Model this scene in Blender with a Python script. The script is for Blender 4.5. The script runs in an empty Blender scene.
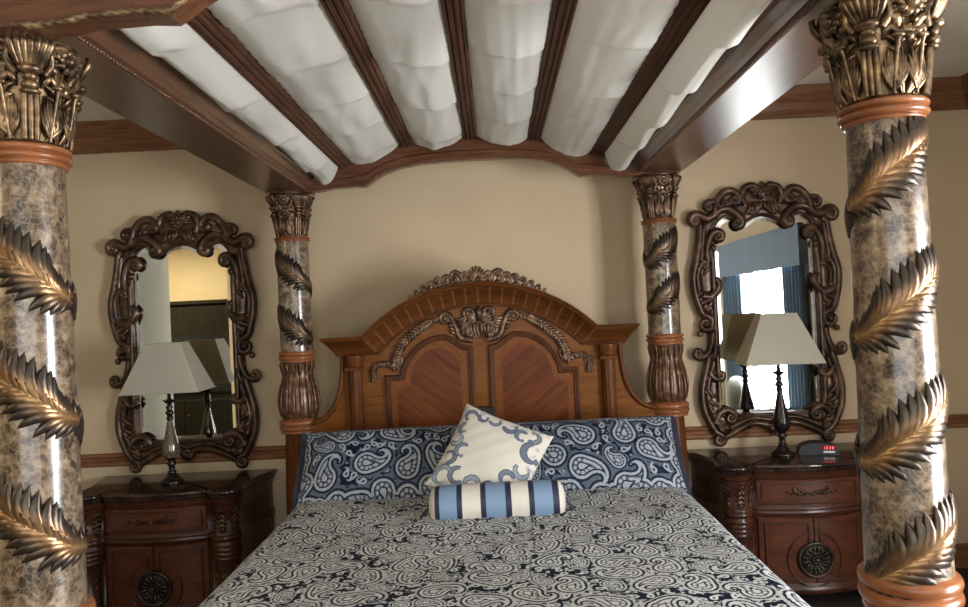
import bpy, bmesh, math, random
import numpy as np
from mathutils import Vector, Matrix
PI = math.pi
SC = bpy.context.scene
COL = SC.collection

# ------------------------------------------------------------------ camera, world, light, exposure
def make_camera():
    f, rho = 727.0, 0.048
    yaw, pitch = math.atan(8.5 / f), math.atan(11.4 / f)
    fw = Vector((-math.sin(yaw) * math.cos(pitch), math.cos(yaw) * math.cos(pitch), math.sin(pitch)))
    R = fw.cross(Vector((0, 0, 1))).normalized()
    U = R.cross(fw)
    r = math.cos(rho) * R - math.sin(rho) * U
    u = math.cos(rho) * U + math.sin(rho) * R
    cd = bpy.data.cameras.new('camera')
    cd.sensor_width = 36.0
    cd.lens = 36.0 * f / 968.0
    cd.clip_start = 0.05
    o = bpy.data.objects.new('camera', cd)
    COL.objects.link(o)
    m = Matrix((r, u, -fw)).transposed().to_4x4()
    m.translation = Vector((0.08, 0, 1.65))
    o.matrix_world = m
    SC.camera = o
make_camera()

w = bpy.data.worlds.new('world')
SC.world = w
w.use_nodes = True
w.node_tree.nodes['Background'].inputs[0].default_value = (0.75, 0.87, 1.0, 1)
w.node_tree.nodes['Background'].inputs[1].default_value = 1.5

def area(name, loc, rot, sx, sy, power, col):
    l = bpy.data.lights.new(name, 'AREA')
    l.shape = 'RECTANGLE'
    l.size, l.size_y = sx, sy
    l.energy = power
    l.color = col
    o = bpy.data.objects.new(name, l)
    COL.objects.link(o)
    o.location = loc
    o.rotation_euler = rot
    return o
area('daylight_right_window', (3.32, 0.95, 1.30), (0, PI / 2, 0), 2.0, 2.3, 560, (0.95, 0.975, 1.0))
area('rear_fill_light', (0.2, -2.52, 1.5), (PI / 2, 0, 0), 4.4, 2.0, 70, (1.0, 0.95, 0.87))  # soft fill added from behind the camera, outside the invented rear window
area('alcove_ceiling_light', (-4.7, -0.6, 2.92), (0, 0, 0), 0.5, 0.5, 90, (1.0, 0.84, 0.60))
SC.view_settings.view_transform = 'Standard'
SC.view_settings.look = 'None'
SC.view_settings.exposure = 0.38
SC.view_settings.gamma = 1.0
SC.view_settings.use_curve_mapping = False
SC.cycles.max_bounces = 8
SC.cycles.diffuse_bounces = 5
SC.cycles.glossy_bounces = 4
SC.cycles.transparent_max_bounces = 8
SC.cycles.caustics_reflective = False
SC.cycles.caustics_refractive = False
SC.cycles.use_denoising = True
SC.cycles.sample_clamp_indirect = 6.0

# ------------------------------------------------------------------ materials
def new_mat(name):
    m = bpy.data.materials.new(name)
    m.use_nodes = True
    nt = m.node_tree
    return m, nt, nt.nodes['Principled BSDF']

def ramp(nt, stops, interp='LINEAR'):
    n = nt.nodes.new('ShaderNodeValToRGB')
    cr = n.color_ramp
    cr.interpolation = interp
    while len(cr.elements) < len(stops):
        cr.elements.new(0.5)
    for e, (p, c) in zip(cr.elements, stops):
        e.position = p
        e.color = (c[0], c[1], c[2], 1)
    return n

def coords(nt, scale=(1, 1, 1), rot=(0, 0, 0)):
    t = nt.nodes.new('ShaderNodeTexCoord')
    mp = nt.nodes.new('ShaderNodeMapping')
    mp.inputs['Scale'].default_value = scale
    mp.inputs['Rotation'].default_value = rot
    src = t.outputs['Object']
    if any(rot):
        m0 = nt.nodes.new('ShaderNodeMapping')
        m0.inputs['Rotation'].default_value = rot
        mp.inputs['Rotation'].default_value = (0, 0, 0)
        nt.links.new(src, m0.inputs['Vector'])
        src = m0.outputs['Vector']
    nt.links.new(src, mp.inputs['Vector'])
    return mp.outputs['Vector']

def noise(nt, vec, scale, detail=4, rough=0.55, dist=0.0):
    n = nt.nodes.new('ShaderNodeTexNoise')
    n.inputs['Scale'].default_value = scale
    n.inputs['Detail'].default_value = detail
    n.inputs['Roughness'].default_value = rough
    n.inputs['Distortion'].default_value = dist
    if vec is not None:
        nt.links.new(vec, n.inputs['Vector'])
    return n.outputs['Fac']

def bump(nt, bs, height, strength, dist=0.01):
    b = nt.nodes.new('ShaderNodeBump')
    b.inputs['Strength'].default_value = strength
    b.inputs['Distance'].default_value = dist
    nt.links.new(height, b.inputs['Height'])
    nt.links.new(b.outputs['Normal'], bs.inputs['Normal'])

def wood(name, dark, light, stretch=(14, 14, 1.2), scale=3.0, rough=0.45, rot=(0, 0, 0), coat=0.05, dist=0.6, spec=0.10):
    m, nt, b = new_mat(name)
    v = coords(nt, stretch, rot)
    f = noise(nt, v, scale, 6, 0.6, dist)
    r = ramp(nt, [(0.30, dark), (0.72, light)])
    nt.links.new(f, r.inputs[0])
    nt.links.new(r.outputs[0], b.inputs['Base Color'])
    b.inputs['Roughness'].default_value = rough
    b.inputs['Coat Weight'].default_value = coat
    b.inputs['Coat Roughness'].default_value = 0.28 if coat > .5 else 0.15
    b.inputs['Specular IOR Level'].default_value = spec
    bump(nt, b, f, 0.05, 0.003)
    return m

def plain(name, col, rough=0.5, metal=0.0, nscale=60, amount=0.12, bstr=0.0, sheen=0.0):
    m, nt, b = new_mat(name)
    v = coords(nt)
    f = noise(nt, v, nscale, 3)
    lo = tuple(c * (1 - amount) for c in col)
    hi = tuple(min(1, c * (1 + amount)) for c in col)
    r = ramp(nt, [(0.35, lo), (0.65, hi)])
    nt.links.new(f, r.inputs[0])
    nt.links.new(r.outputs[0], b.inputs['Base Color'])
    b.inputs['Roughness'].default_value = rough
    b.inputs['Metallic'].default_value = metal
    if sheen:
        b.inputs['Sheen Weight'].default_value = sheen
    if bstr:
        bump(nt, b, f, bstr, 0.002)
    return m

def emit(name, col, s):
    m, nt, b = new_mat(name)
    b.inputs['Base Color'].default_value = (*col, 1)
    b.inputs['Emission Color'].default_value = (*col, 1)
    b.inputs['Emission Strength'].default_value = s
    return m

def marble():
    m, nt, b = new_mat('emperador_marble')
    v = coords(nt)
    n1 = nt.nodes.new('ShaderNodeTexNoise')
    n1.inputs['Scale'].default_value = 22
    n1.inputs['Detail'].default_value = 5
    nt.links.new(v, n1.inputs['Vector'])
    mx = nt.nodes.new('ShaderNodeMix')
    mx.data_type = 'VECTOR'
    mx.inputs[0].default_value = 0.06
    nt.links.new(v, mx.inputs[4])
    nt.links.new(n1.outputs['Color'], mx.inputs[5])
    vo = nt.nodes.new('ShaderNodeTexVoronoi')
    vo.feature = 'DISTANCE_TO_EDGE'
    vo.inputs['Scale'].default_value = 52
    vc = nt.nodes.new('ShaderNodeTexVoronoi')
    vc.inputs['Scale'].default_value = 52
    for q in (vo, vc):
        nt.links.new(mx.outputs[1], q.inputs['Vector'])
    sp = nt.nodes.new('ShaderNodeSeparateColor')
    nt.links.new(vc.outputs['Color'], sp.inputs[0])
    cloud = noise(nt, v, 21, 9, 0.72, 0.3)
    ma = nt.nodes.new('ShaderNodeMath')
    ma.operation = 'MULTIPLY_ADD'
    ma.inputs[1].default_value = 0.10
    nt.links.new(sp.outputs[0], ma.inputs[0])
    nt.links.new(cloud, ma.inputs[2])
    crp = ramp(nt, [(0.45, (0.026, 0.015, 0.009)), (0.53, (0.085, 0.053, 0.032)), (0.60, (0.17, 0.114, 0.069)), (0.73, (0.34, 0.265, 0.18))])
    nt.links.new(ma.outputs[0], crp.inputs[0])
    vr = ramp(nt, [(0.0, (0.42, 0.42, 0.42)), (0.04, (0.20, 0.20, 0.20)), (0.12, (0, 0, 0))])
    nt.links.new(vo.outputs['Distance'], vr.inputs[0])
    vein = nt.nodes.new('ShaderNodeMix')
    vein.data_type = 'RGBA'
    nt.links.new(vr.outputs[0], vein.inputs[0])
    nt.links.new(crp.outputs[0], vein.inputs[6])
    vein.inputs[7].default_value = (0.34, 0.27, 0.185, 1)
    nt.links.new(vein.outputs[2], b.inputs['Base Color'])
    b.inputs['Roughness'].default_value = 0.28
    b.inputs['Coat Weight'].default_value = 0.5
    b.inputs['Coat Roughness'].default_value = 0.16
    return m

def bronze(name, dark, mid, gold, metal=0.55, rough=0.36, attr=None, nscale=22):
    """antique gilding: brown glaze with gold rubbed through; attr = painted gold amount"""
    m, nt, b = new_mat(name)
    v = coords(nt)
    f = noise(nt, v, nscale, 5, 0.6)
    if attr:
        a = nt.nodes.new('ShaderNodeAttribute')
        a.attribute_name = attr
        ad = nt.nodes.new('ShaderNodeMath')
        ad.operation = 'MULTIPLY_ADD'
        nt.links.new(f, ad.inputs[0])
        ad.inputs[1].default_value = 0.35
        nt.links.new(a.outputs['Fac'], ad.inputs[2])
        src = ad.outputs[0]
        stops = [(0.25, dark), (0.6, mid), (1.0, gold)]
    else:
        src = f
        stops = [(0.38, dark), (0.55, mid), (0.76, gold)]
    r = ramp(nt, stops)
    nt.links.new(src, r.inputs[0])
    nt.links.new(r.outputs[0], b.inputs['Base Color'])
    b.inputs['Metallic'].default_value = metal
    b.inputs['Roughness'].default_value = rough
    return m

def paisley_mat(name, ground, line, mid, rough=0.45):
    m, nt, b = new_mat(name)
    a = nt.nodes.new('ShaderNodeAttribute')
    a.attribute_name = 'paisley'
    r = ramp(nt, [(0.12, ground), (0.5, mid), (0.9, line)])
    nt.links.new(a.outputs['Fac'], r.inputs[0])
    nt.links.new(r.outputs[0], b.inputs['Base Color'])
    b.inputs['Roughness'].default_value = rough
    b.inputs['Specular IOR Level'].default_value = 0.12
    f = noise(nt, coords(nt), 260, 2)
    bump(nt, b, f, 0.25, 0.002)
    return m

MT = {}
MT['wall'] = plain('tan_wall_paint', (0.54, 0.416, 0.268), 0.8, 0, 3, 0.03)
MT['ceiling'] = plain('ceiling_paint', (0.82, 0.78, 0.70), 0.9, 0, 4, 0.03)
MT['yellow'] = plain('yellow_wall_paint', (0.68, 0.56, 0.33), 0.8, 0, 3, 0.03)
MT['sage'] = plain('sage_wall_paint', (0.50, 0.47, 0.36), 0.8, 0, 3, 0.03)
MT['floor'] = wood('dark_floor_boards', (0.035, 0.028, 0.024), (0.075, 0.06, 0.05), (1.5, 12, 1), 3, 0.45)
MT['trim'] = wood('oak_trim', (0.13, 0.055, 0.026), (0.29, 0.135, 0.068), (1.2, 14, 14), 4, 0.35)
MT['cherry'] = wood('cherry_wood', (0.058, 0.017, 0.004), (0.14, 0.045, 0.011), (14, 14, 1.4), 3)
MT['cherry_h'] = wood('cherry_wood_long', (0.058, 0.017, 0.004), (0.135, 0.044, 0.011), (1.4, 14, 14), 3)
MT['beam'] = wood('mahogany_beam', (0.068, 0.026, 0.013), (0.16, 0.066, 0.032), (1.3, 14, 14), 3, 0.22, coat=0.5)
MT['beam_y'] = wood('mahogany_rail', (0.068, 0.026, 0.013), (0.16, 0.066, 0.032), (14, 1.3, 14), 3, 0.28, coat=0.6, spec=0.7)
MT['slat'] = wood('mahogany_slat', (0.060, 0.026, 0.016), (0.13, 0.060, 0.036), (14, 1.3, 14), 3, 0.5, coat=0.0)
MT['honey'] = wood('honey_maple_veneer', (0.105, 0.034, 0.006), (0.20, 0.072, 0.014), (1.6, 14, 14), 3)
MT['burl'] = wood('burl_border', (0.085, 0.024, 0.005), (0.22, 0.072, 0.015), (9, 9, 9), 5, dist=2.5)
MT['diag_l'] = wood('diagonal_veneer_left', (0.062, 0.014, 0.003), (0.145, 0.040, 0.009), (13, 13, 1.0), 3, rot=(0, math.radians(52), 0), dist=0.3)
MT['diag_r'] = wood('diagonal_veneer_right', (0.062, 0.014, 0.003), (0.145, 0.040, 0.009), (13, 13, 1.0), 3, rot=(0, math.radians(-52), 0), dist=0.3)
MT['dark_mould'] = wood('dark_moulding', (0.045, 0.017, 0.008), (0.10, 0.040, 0.018), (8, 8, 2), 3)
MT['inlay'] = plain('pale_inlay', (0.32, 0.17, 0.08), 0.4)
MT['ns'] = wood('nightstand_wood', (0.028, 0.009, 0.005), (0.085, 0.028, 0.013), (10, 10, 1.5), 3, 0.25, coat=0.6)
MT['ns_face'] = wood('nightstand_veneer', (0.05, 0.014, 0.007), (0.12, 0.038, 0.016), (2, 8, 10), 3, 0.25, coat=0.6)
MT['ns_top'] = bronze('dark_marble_top', (0.016, 0.008, 0.006), (0.035, 0.018, 0.013), (0.10, 0.06, 0.04), 0.0, 0.12, nscale=9)
MT['ring'] = wood('turned_ring_wood', (0.16, 0.052, 0.018), (0.30, 0.110, 0.042), (3, 3, 12), 3, 0.22, coat=0.6)
MT['marble'] = marble()
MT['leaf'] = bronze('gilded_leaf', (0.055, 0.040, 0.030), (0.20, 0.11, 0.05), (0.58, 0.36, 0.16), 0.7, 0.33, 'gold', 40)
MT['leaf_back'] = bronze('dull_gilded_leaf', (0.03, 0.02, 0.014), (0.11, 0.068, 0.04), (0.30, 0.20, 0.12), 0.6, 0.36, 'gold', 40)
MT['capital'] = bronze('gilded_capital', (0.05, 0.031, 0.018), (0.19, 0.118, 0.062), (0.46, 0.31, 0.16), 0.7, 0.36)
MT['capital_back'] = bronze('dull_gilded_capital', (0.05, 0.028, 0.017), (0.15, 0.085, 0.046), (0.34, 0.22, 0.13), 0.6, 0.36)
MT['frame'] = bronze('carved_walnut_bronze', (0.030, 0.014, 0.008), (0.085, 0.043, 0.024), (0.22, 0.125, 0.072), 0.35, 0.30, nscale=14)
MT['crest'] = bronze('carved_crest', (0.05, 0.026, 0.014), (0.14, 0.075, 0.04), (0.34, 0.21, 0.12), 0.4, 0.36)
MT['vase'] = bronze('rubbed_vase', (0.06, 0.026, 0.012), (0.14, 0.065, 0.032), (0.40, 0.25, 0.15), 0.25, 0.34, nscale=30)
MT['rope'] = bronze('gilded_rope', (0.10, 0.06, 0.03), (0.26, 0.17, 0.085), (0.5, 0.36, 0.19), 0.5, 0.4)
MT['medal'] = bronze('medallion', (0.012, 0.009, 0.007), (0.045, 0.032, 0.022), (0.12, 0.09, 0.055), 0.5, 0.32)
MT['pull'] = bronze('pull_metal', (0.03, 0.015, 0.008), (0.09, 0.05, 0.028), (0.22, 0.14, 0.08), 0.6, 0.3)
MT['comforter'] = paisley_mat('paisley_comforter', (0.008, 0.011, 0.026), (0.66, 0.67, 0.64), (0.34, 0.35, 0.36), 0.7)
MT['sham'] = paisley_mat('paisley_sham', (0.007, 0.011, 0.028), (0.31, 0.335, 0.365), (0.085, 0.105, 0.14), 0.42)
MT['accent'] = paisley_mat('accent_print', (0.60, 0.56, 0.48), (0.07, 0.09, 0.13), (0.27, 0.30, 0.34), 0.6)
MT['navy'] = plain('navy_fabric', (0.006, 0.009, 0.026), 0.6, 0, 200, 0.2, 0.2, 0.3)
MT['chrome_black'] = plain('black_plastic', (0.008, 0.008, 0.009), 0.42)
MT['shade'] = plain('cream_lampshade', (0.82, 0.79, 0.70), 0.85, 0, 300, 0.04, 0.2)
m = MT['shade']; nt = m.node_tree; b = nt.nodes['Principled BSDF']
tr = nt.nodes.new('ShaderNodeBsdfTranslucent'); tr.inputs[0].default_value = (0.78, 0.72, 0.58, 1)
ms = nt.nodes.new('ShaderNodeMixShader'); ms.inputs[0].default_value = 0.65
nt.links.new(b.outputs[0], ms.inputs[1]); nt.links.new(tr.outputs[0], ms.inputs[2]); nt.links.new(ms.outputs[0], nt.nodes['Material Output'].inputs[0])
MT['lampdark'] = plain('lamp_dark_bronze', (0.02, 0.014, 0.011), 0.22, 0.5, 40, 0.3)
MT['mercury'] = bronze('crackled_lamp_glass', (0.06, 0.045, 0.03), (0.17, 0.14, 0.10), (0.33, 0.28, 0.2), 0.4, 0.14, nscale=90)
MT['valance'] = plain('slate_blue_fabric', (0.13, 0.185, 0.26), 0.8, 0, 150, 0.12, 0.2, 0.2)
MT['curtain'] = plain('blue_curtain_fabric', (0.10, 0.165, 0.25), 0.8, 0, 150, 0.12, 0.2, 0.2)
MT['white'] = plain('white_paint', (0.75, 0.75, 0.72), 0.5, 0, 20, 0.03)
MT['chair'] = plain('pale_upholstery', (0.42, 0.44, 0.38), 0.8, 0, 120, 0.1, 0.2)
MT['cab'] = wood('black_brown_cabinet', (0.010, 0.009, 0.006), (0.022, 0.018, 0.012), (10, 10, 1.5), 3, 0.35)
MT['screen'] = plain('dark_screen', (0.012, 0.014, 0.016), 0.1)
MT['beige'] = plain('beige_panel', (0.30, 0.25, 0.17), 0.6)

m, nt, b = new_mat('drape_cotton')
f = noise(nt, coords(nt), 180, 2)
b.inputs['Base Color'].default_value = (0.86, 0.83, 0.765, 1)
b.inputs['Roughness'].default_value = 0.8
tr = nt.nodes.new('ShaderNodeBsdfTranslucent')
tr.inputs[0].default_value = (0.86, 0.82, 0.74, 1)
ms = nt.nodes.new('ShaderNodeMixShader')
ms.inputs[0].default_value = 0.35
nt.links.new(b.outputs[0], ms.inputs[1])
nt.links.new(tr.outputs[0], ms.inputs[2])
nt.links.new(ms.outputs[0], nt.nodes['Material Output'].inputs[0])
bump(nt, b, f, 0.15, 0.001)
MT['drape'] = m

m, nt, b = new_mat('silvered_mirror')
b.inputs['Base Color'].default_value = (0.86, 0.88, 0.86, 1)
b.inputs['Metallic'].default_value = 1.0
b.inputs['Roughness'].default_value = 0.012
MT['mirror'] = m

m, nt, b = new_mat('window_glass')
tp = nt.nodes.new('ShaderNodeBsdfTransparent')
gl = nt.nodes.new('ShaderNodeBsdfGlossy')
gl.inputs['Roughness'].default_value = 0.02
ms = nt.nodes.new('ShaderNodeMixShader')
ms.inputs[0].default_value = 0.06
nt.links.new(tp.outputs[0], ms.inputs[1])
nt.links.new(gl.outputs[0], ms.inputs[2])
nt.links.new(ms.outputs[0], nt.nodes['Material Output'].inputs[0])
MT['glass'] = m

# bolster stripes along its own x axis
m, nt, b = new_mat('bolster_stripes')
tc = nt.nodes.new('ShaderNodeTexCoord')
sx = nt.nodes.new('ShaderNodeSeparateXYZ')
nt.links.new(tc.outputs['Object'], sx.inputs[0])
mr = nt.nodes.new('ShaderNodeMapRange')
mr.inputs['From Min'].default_value = -0.30
mr.inputs['From Max'].default_value = 0.30
nt.links.new(sx.outputs['X'], mr.inputs['Value'])
CR, NV, BL = (0.60, 0.56, 0.49), (0.012, 0.017, 0.04), (0.17, 0.26, 0.38)
edges = [(135, CR), (165, NV), (187, BL), (268, NV), (292, CR), (375, NV), (402, BL), (490, NV), (517, CR), (595, NV), (622, BL), (705, NV), (735, CR)]
r = ramp(nt, [((e - 135) / 633.0, c) for e, c in edges], 'CONSTANT')
nt.links.new(mr.outputs[0], r.inputs[0])
nt.links.new(r.outputs[0], b.inputs['Base Color'])
b.inputs['Roughness'].default_value = 0.55
bump(nt, b, noise(nt, coords(nt), 250, 2), 0.25, 0.002)
MT['bolster'] = m

# ------------------------------------------------------------------ mesh building
def unit(v):
    n = np.linalg.norm(v)
    return v / n if n > 1e-12 else v

class MB:
    """collects shapes for ONE mesh; map = function applied to every local point"""
    def __init__(s):
        s.v, s.f, s.a, s.sm = [], [], [], []
        s.map = None
    def add(s, vs, fs, attr=None, smooth=True):
        o = len(s.v)
        vs = [tuple(map(float, p)) for p in vs]
        if s.map:
            vs = [tuple(s.map(*p)) for p in vs]
        s.v += vs
        s.f += [tuple(i + o for i in q) for q in fs]
        s.sm += [smooth] * len(fs)
        s.a += list(attr) if attr is not None else [0.0] * len(vs)
        return s
    def grid(s, P, closed_u=False, closed_v=False, attr=None, smooth=True):
        nu, nv = len(P), len(P[0])
        vs = [p for row in P for p in row]
        fs = []
        for i in range(nu if closed_u else nu - 1):
            for j in range(nv if closed_v else nv - 1):
                a, b = i, (i + 1) % nu
                c, d = j, (j + 1) % nv
                fs.append((a * nv + c, b * nv + c, b * nv + d, a * nv + d))
        return s.add(vs, fs, attr, smooth)
    def box(s, x0, x1, y0, y1, z0, z1, bev=0.0):
        if bev > 0:
            b = min(bev, (x1 - x0) * .45, (y1 - y0) * .45, (z1 - z0) * .45)
            rings = []
            for z, i in ((z0, b), (z0 + b, 0), (z1 - b, 0), (z1, b)):
                k = b
                if i:
                    rings.append([(x0 + b, y0 + b, z), (x0 + b, y0 + b, z), (x1 - b, y0 + b, z), (x1 - b, y0 + b, z),
                                  (x1 - b, y1 - b, z), (x1 - b, y1 - b, z), (x0 + b, y1 - b, z), (x0 + b, y1 - b, z)])
                else:
                    rings.append([(x0, y0 + k, z), (x0 + k, y0, z), (x1 - k, y0, z), (x1, y0 + k, z),
                                  (x1, y1 - k, z), (x1 - k, y1, z), (x0 + k, y1, z), (x0, y1 - k, z)])
            n = 8
            vs = [p for r_ in rings for p in r_]
            fs = []
            for i in range(3):
                for j in range(n):
                    fs.append((i * n + j, i * n + (j + 1) % n, (i + 1) * n + (j + 1) % n, (i + 1) * n + j))
            fs.append(tuple(range(n - 1, -1, -1)))
            fs.append(tuple(3 * n + j for j in range(n)))
            return s.add(vs, fs, smooth=False)
        vs = [(x0, y0, z0), (x1, y0, z0), (x1, y1, z0), (x0, y1, z0), (x0, y0, z1), (x1, y0, z1), (x1, y1, z1), (x0, y1, z1)]
        fs = [(3, 2, 1, 0), (4, 5, 6, 7), (0, 1, 5, 4), (1, 2, 6, 5), (2, 3, 7, 6), (3, 0, 4, 7)]
        return s.add(vs, fs, smooth=False)
    def lathe(s, prof, cx=0, cy=0, seg=32, mod=None, caps=True):
        P = []
        for (r_, z) in prof:
            row = []
            for k in range(seg):
                t = 2 * PI * k / seg
                rr = r_ * (mod(t, z) if mod else 1.0)
                row.append((cx + rr * math.cos(t), cy + rr * math.sin(t), z))
            P.append(row)
        s.grid(P, closed_v=True)
        if caps:
            for row, z in ((P[0], prof[0][1]), (P[-1], prof[-1][1])):
                s.add(row + [(cx, cy, z)], [(k, (k + 1) % seg, seg) for k in range(seg)])
        return s
    def prism(s, outline, y0, y1):
        n = len(outline)
        vs = [(x, y0, z) for x, z in outline] + [(x, y1, z) for x, z in outline]
        fs = [tuple(range(n)), tuple(range(2 * n - 1, n - 1, -1))]
        fs += [(i, i + n, (i + 1) % n + n, (i + 1) % n) for i in range(n)]
        return s.add(vs, fs, smooth=False)
    def tube(s, pts, rads, seg=8, ah=1.0, axis=(0, 1, 0), flute=0.0, nfl=4, attr=None):
        """round-section sweep; axis = the direction kept as the section's height (scaled by ah)"""
        p = np.array(pts, float)
        n = len(p)
        rads = [rads] * n if np.isscalar(rads) else rads
        ax = np.array(axis, float)
        P, A = [], []
        for i in range(n):
            t = unit(p[min(i + 1, n - 1)] - p[max(i - 1, 0)])
            bb = np.cross(t, ax)
            if np.linalg.norm(bb) < 1e-3:
                bb = np.cross(t, (0.31, 0.2, 0.93))
            bb = unit(bb)
            nn = np.cross(bb, t)
            row = []
            for k in range(seg):
                a = 2 * PI * k / seg
                rr = rads[i] * (1 + flute * math.cos(nfl * a))
                row.append(p[i] + bb * (rr * math.cos(a)) + nn * (rr * ah * math.sin(a)))
                A.append(attr[i] if attr is not None else 0.0)
            P.append(row)
        s.grid(P, closed_v=True, attr=A)
        for i in (0, n - 1):
            s.add([*P[i], p[i]], [(k, (k + 1) % seg, seg) for k in range(seg)], [attr[i] if attr is not None else 0.0] * (seg + 1))
        return s
    def ball(s, c, rx, ry=None, rz=None, nu=8, nv=10, attr=0.0):
        ry = rx if ry is None else ry
        rz = rx if rz is None else rz
        P = []
        for i in range(nu + 1):
            a = PI * (i + 0.02 if i == 0 else (i - 0.02 if i == nu else i)) / nu
            P.append([(c[0] + rx * math.sin(a) * math.cos(2 * PI * j / nv), c[1] + ry * math.sin(a) * math.sin(2 * PI * j / nv), c[2] + rz * math.cos(a)) for j in range(nv)])
        return s.grid(P, closed_v=True, attr=[attr] * ((nu + 1) * nv))
    def sweep2(s, path, prof, closed=False):
        """moulding along a path in (x,z); profile = (offset along the left normal, forward depth)"""
        p = np.array(path, float)
        n = len(p)
        P = []
        for i in range(n):
            if closed:
                a, b = p[(i - 1) % n], p[(i + 1) % n]
            else:
                a, b = p[max(i - 1, 0)], p[min(i + 1, n - 1)]
            t1 = unit(p[i] - a) if np.linalg.norm(p[i] - a) > 1e-9 else unit(b - p[i])
            t2 = unit(b - p[i]) if np.linalg.norm(b - p[i]) > 1e-9 else t1
            t = unit(t1 + t2)
            nrm = np.array((-t[1], t[0]))
            k = 1.0 / max(0.55, float(np.dot(t, t1)))
            P.append([(p[i][0] + nrm[0] * o * k, -d, p[i][1] + nrm[1] * o * k) for o, d in prof])
        return s.grid(P, closed_u=closed, smooth=True)
    def build(s, name, mat, parent=None, recalc=True, attr=None, offset=None):
        me = bpy.data.meshes.new(name)
        v = s.v
        if offset is not None:
            v = [(a - offset[0], b - offset[1], c - offset[2]) for a, b, c in v]
        me.from_pydata(v, [], s.f)
        if recalc:
            bm = bmesh.new()
            bm.from_mesh(me)
            bmesh.ops.recalc_face_normals(bm, faces=bm.faces)
            bm.to_mesh(me)
            bm.free()
        me.polygons.foreach_set('use_smooth', s.sm)
        if attr:
            at = me.attributes.new(attr, 'FLOAT', 'POINT')
            at.data.foreach_set('value', s.a)
        me.materials.append(mat)
        o = bpy.data.objects.new(name, me)
        COL.objects.link(o)
        if parent is not None:
            o.parent = parent
        return o

def thing(name, label, cat, loc=(0, 0, 0), rz=0, group=None):
    o = bpy.data.objects.new(name, None)
    COL.objects.link(o)
    o.empty_display_size = 0.1
    o.location = loc
    o.rotation_euler = (0, 0, rz)
    return tag(o, label, cat, group)
def tag(o, label, cat, group=None):
    o['label'] = label
    o['category'] = cat
    if group:
        o['group'] = group
    return o
def struct(o):
    o['kind'] = 'structure'
    return o
def copy_tree(o, parent=None):
    c = o.copy()
    COL.objects.link(c)
    c.parent = parent
    for ch in list(o.children):
        copy_tree(ch, c)
    return c

def cr(pts, n=8):
    """Catmull-Rom through the points"""
    p = [np.array(q, float) for q in pts]
    p = [2 * p[0] - p[1]] + p + [2 * p[-1] - p[-2]]
    out = []
    for i in range(1, len(p) - 2):
        for k in range(n):
            t = k / n
            a, b, c, d = p[i - 1], p[i], p[i + 1], p[i + 2]
            out.append(0.5 * ((2 * b) + (c - a) * t + (2 * a - 5 * b + 4 * c - d) * t * t + (3 * b - a - 3 * c + d) * t ** 3))
    out.append(p[-2])
    return out

def curl(end, heading, R, sgn, turns=1.35, n=18):
    h = unit(np.array(heading))
    nrm = np.array((-h[1], h[0])) * sgn
    c = np.array(end) + nrm * R
    a0 = math.atan2(end[1] - c[1], end[0] - c[0])
    out = []
    for k in range(1, n + 1):
        t = k / n
        r_ = R * (1 - 0.72 * t)
        out.append(c + r_ * np.array((math.cos(a0 + sgn * 2 * PI * turns * t), math.sin(a0 + sgn * 2 * PI * turns * t))))
    return out, c

CH = 1.0
def scroll(m, pts, r0, end=None, start=None, h=0.02, ah=0.9, flute=0.16, seg=10, r_end=None, attr=None):
    """a carved C or S scroll in local (x, -h, z): smooth path, spiral curls with an eye at the ends"""
    body = cr(pts, 7)
    full, rad = list(body), [r0] * len(body)
    if r_end is not None:
        rad = [r0 + (r_end - r0) * i / (len(body) - 1) for i in range(len(body))]
    eyes = []
    if end:
        c, ctr = curl(body[-1], body[-1] - body[-2], end[0], end[1])
        full += c
        rad += [rad[len(body) - 1] * (1 - 0.62 * (k + 1) / len(c)) for k in range(len(c))]
        eyes.append((ctr, end[0]))
    else:
        rad[-1] *= 0.3; rad[-2] *= 0.6; rad[-3] *= .85
    if start:
        c, ctr = curl(body[0], body[0] - body[1], start[0], start[1])
        full = c[::-1] + full
        rad = [r0 * (1 - 0.62 * (len(c) - k) / len(c)) for k in range(len(c))] + rad
        eyes.append((ctr, start[0]))
    m.tube([(p[0], -h, p[1]) for p in full], [q * CH for q in rad], seg, ah, (0, 1, 0), flute, 4)
    for c, R in eyes:
        m.ball((c[0], -h - R * 0.12, c[1]), R * 0.40, R * 0.42, R * 0.40)
    return m

def blade(m, a, b, w_, h0=0.0, h1=0.0, bend=0.0, seg=6, n=7, ah=0.55, up=0.01, g0=1.0, g1=0.0):
    """one pointed leaf lobe from a to b in local (x,z), bent sideways, raised in the middle"""
    a, b = np.array(a, float), np.array(b, float)
    d = b - a
    nn = np.array((-d[1], d[0]))
    pts, rad, at = [], [], []
    for i in range(n):
        t = i / (n - 1)
        q = a + d * t + nn * bend * math.sin(PI * t)
        pts.append((q[0], -(h0 + (h1 - h0) * t + up * math.sin(PI * t)), q[1]))
        rad.append(max(0.0006, w_ * (math.sin(PI * min(1, 0.14 + 0.86 * t ** 1.25)) ** 0.7)))
        at.append(g0 + (g1 - g0) * t)
    m.tube(pts, rad, seg, ah, (0, 1, 0), 0, 4, at)
    return m

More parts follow.
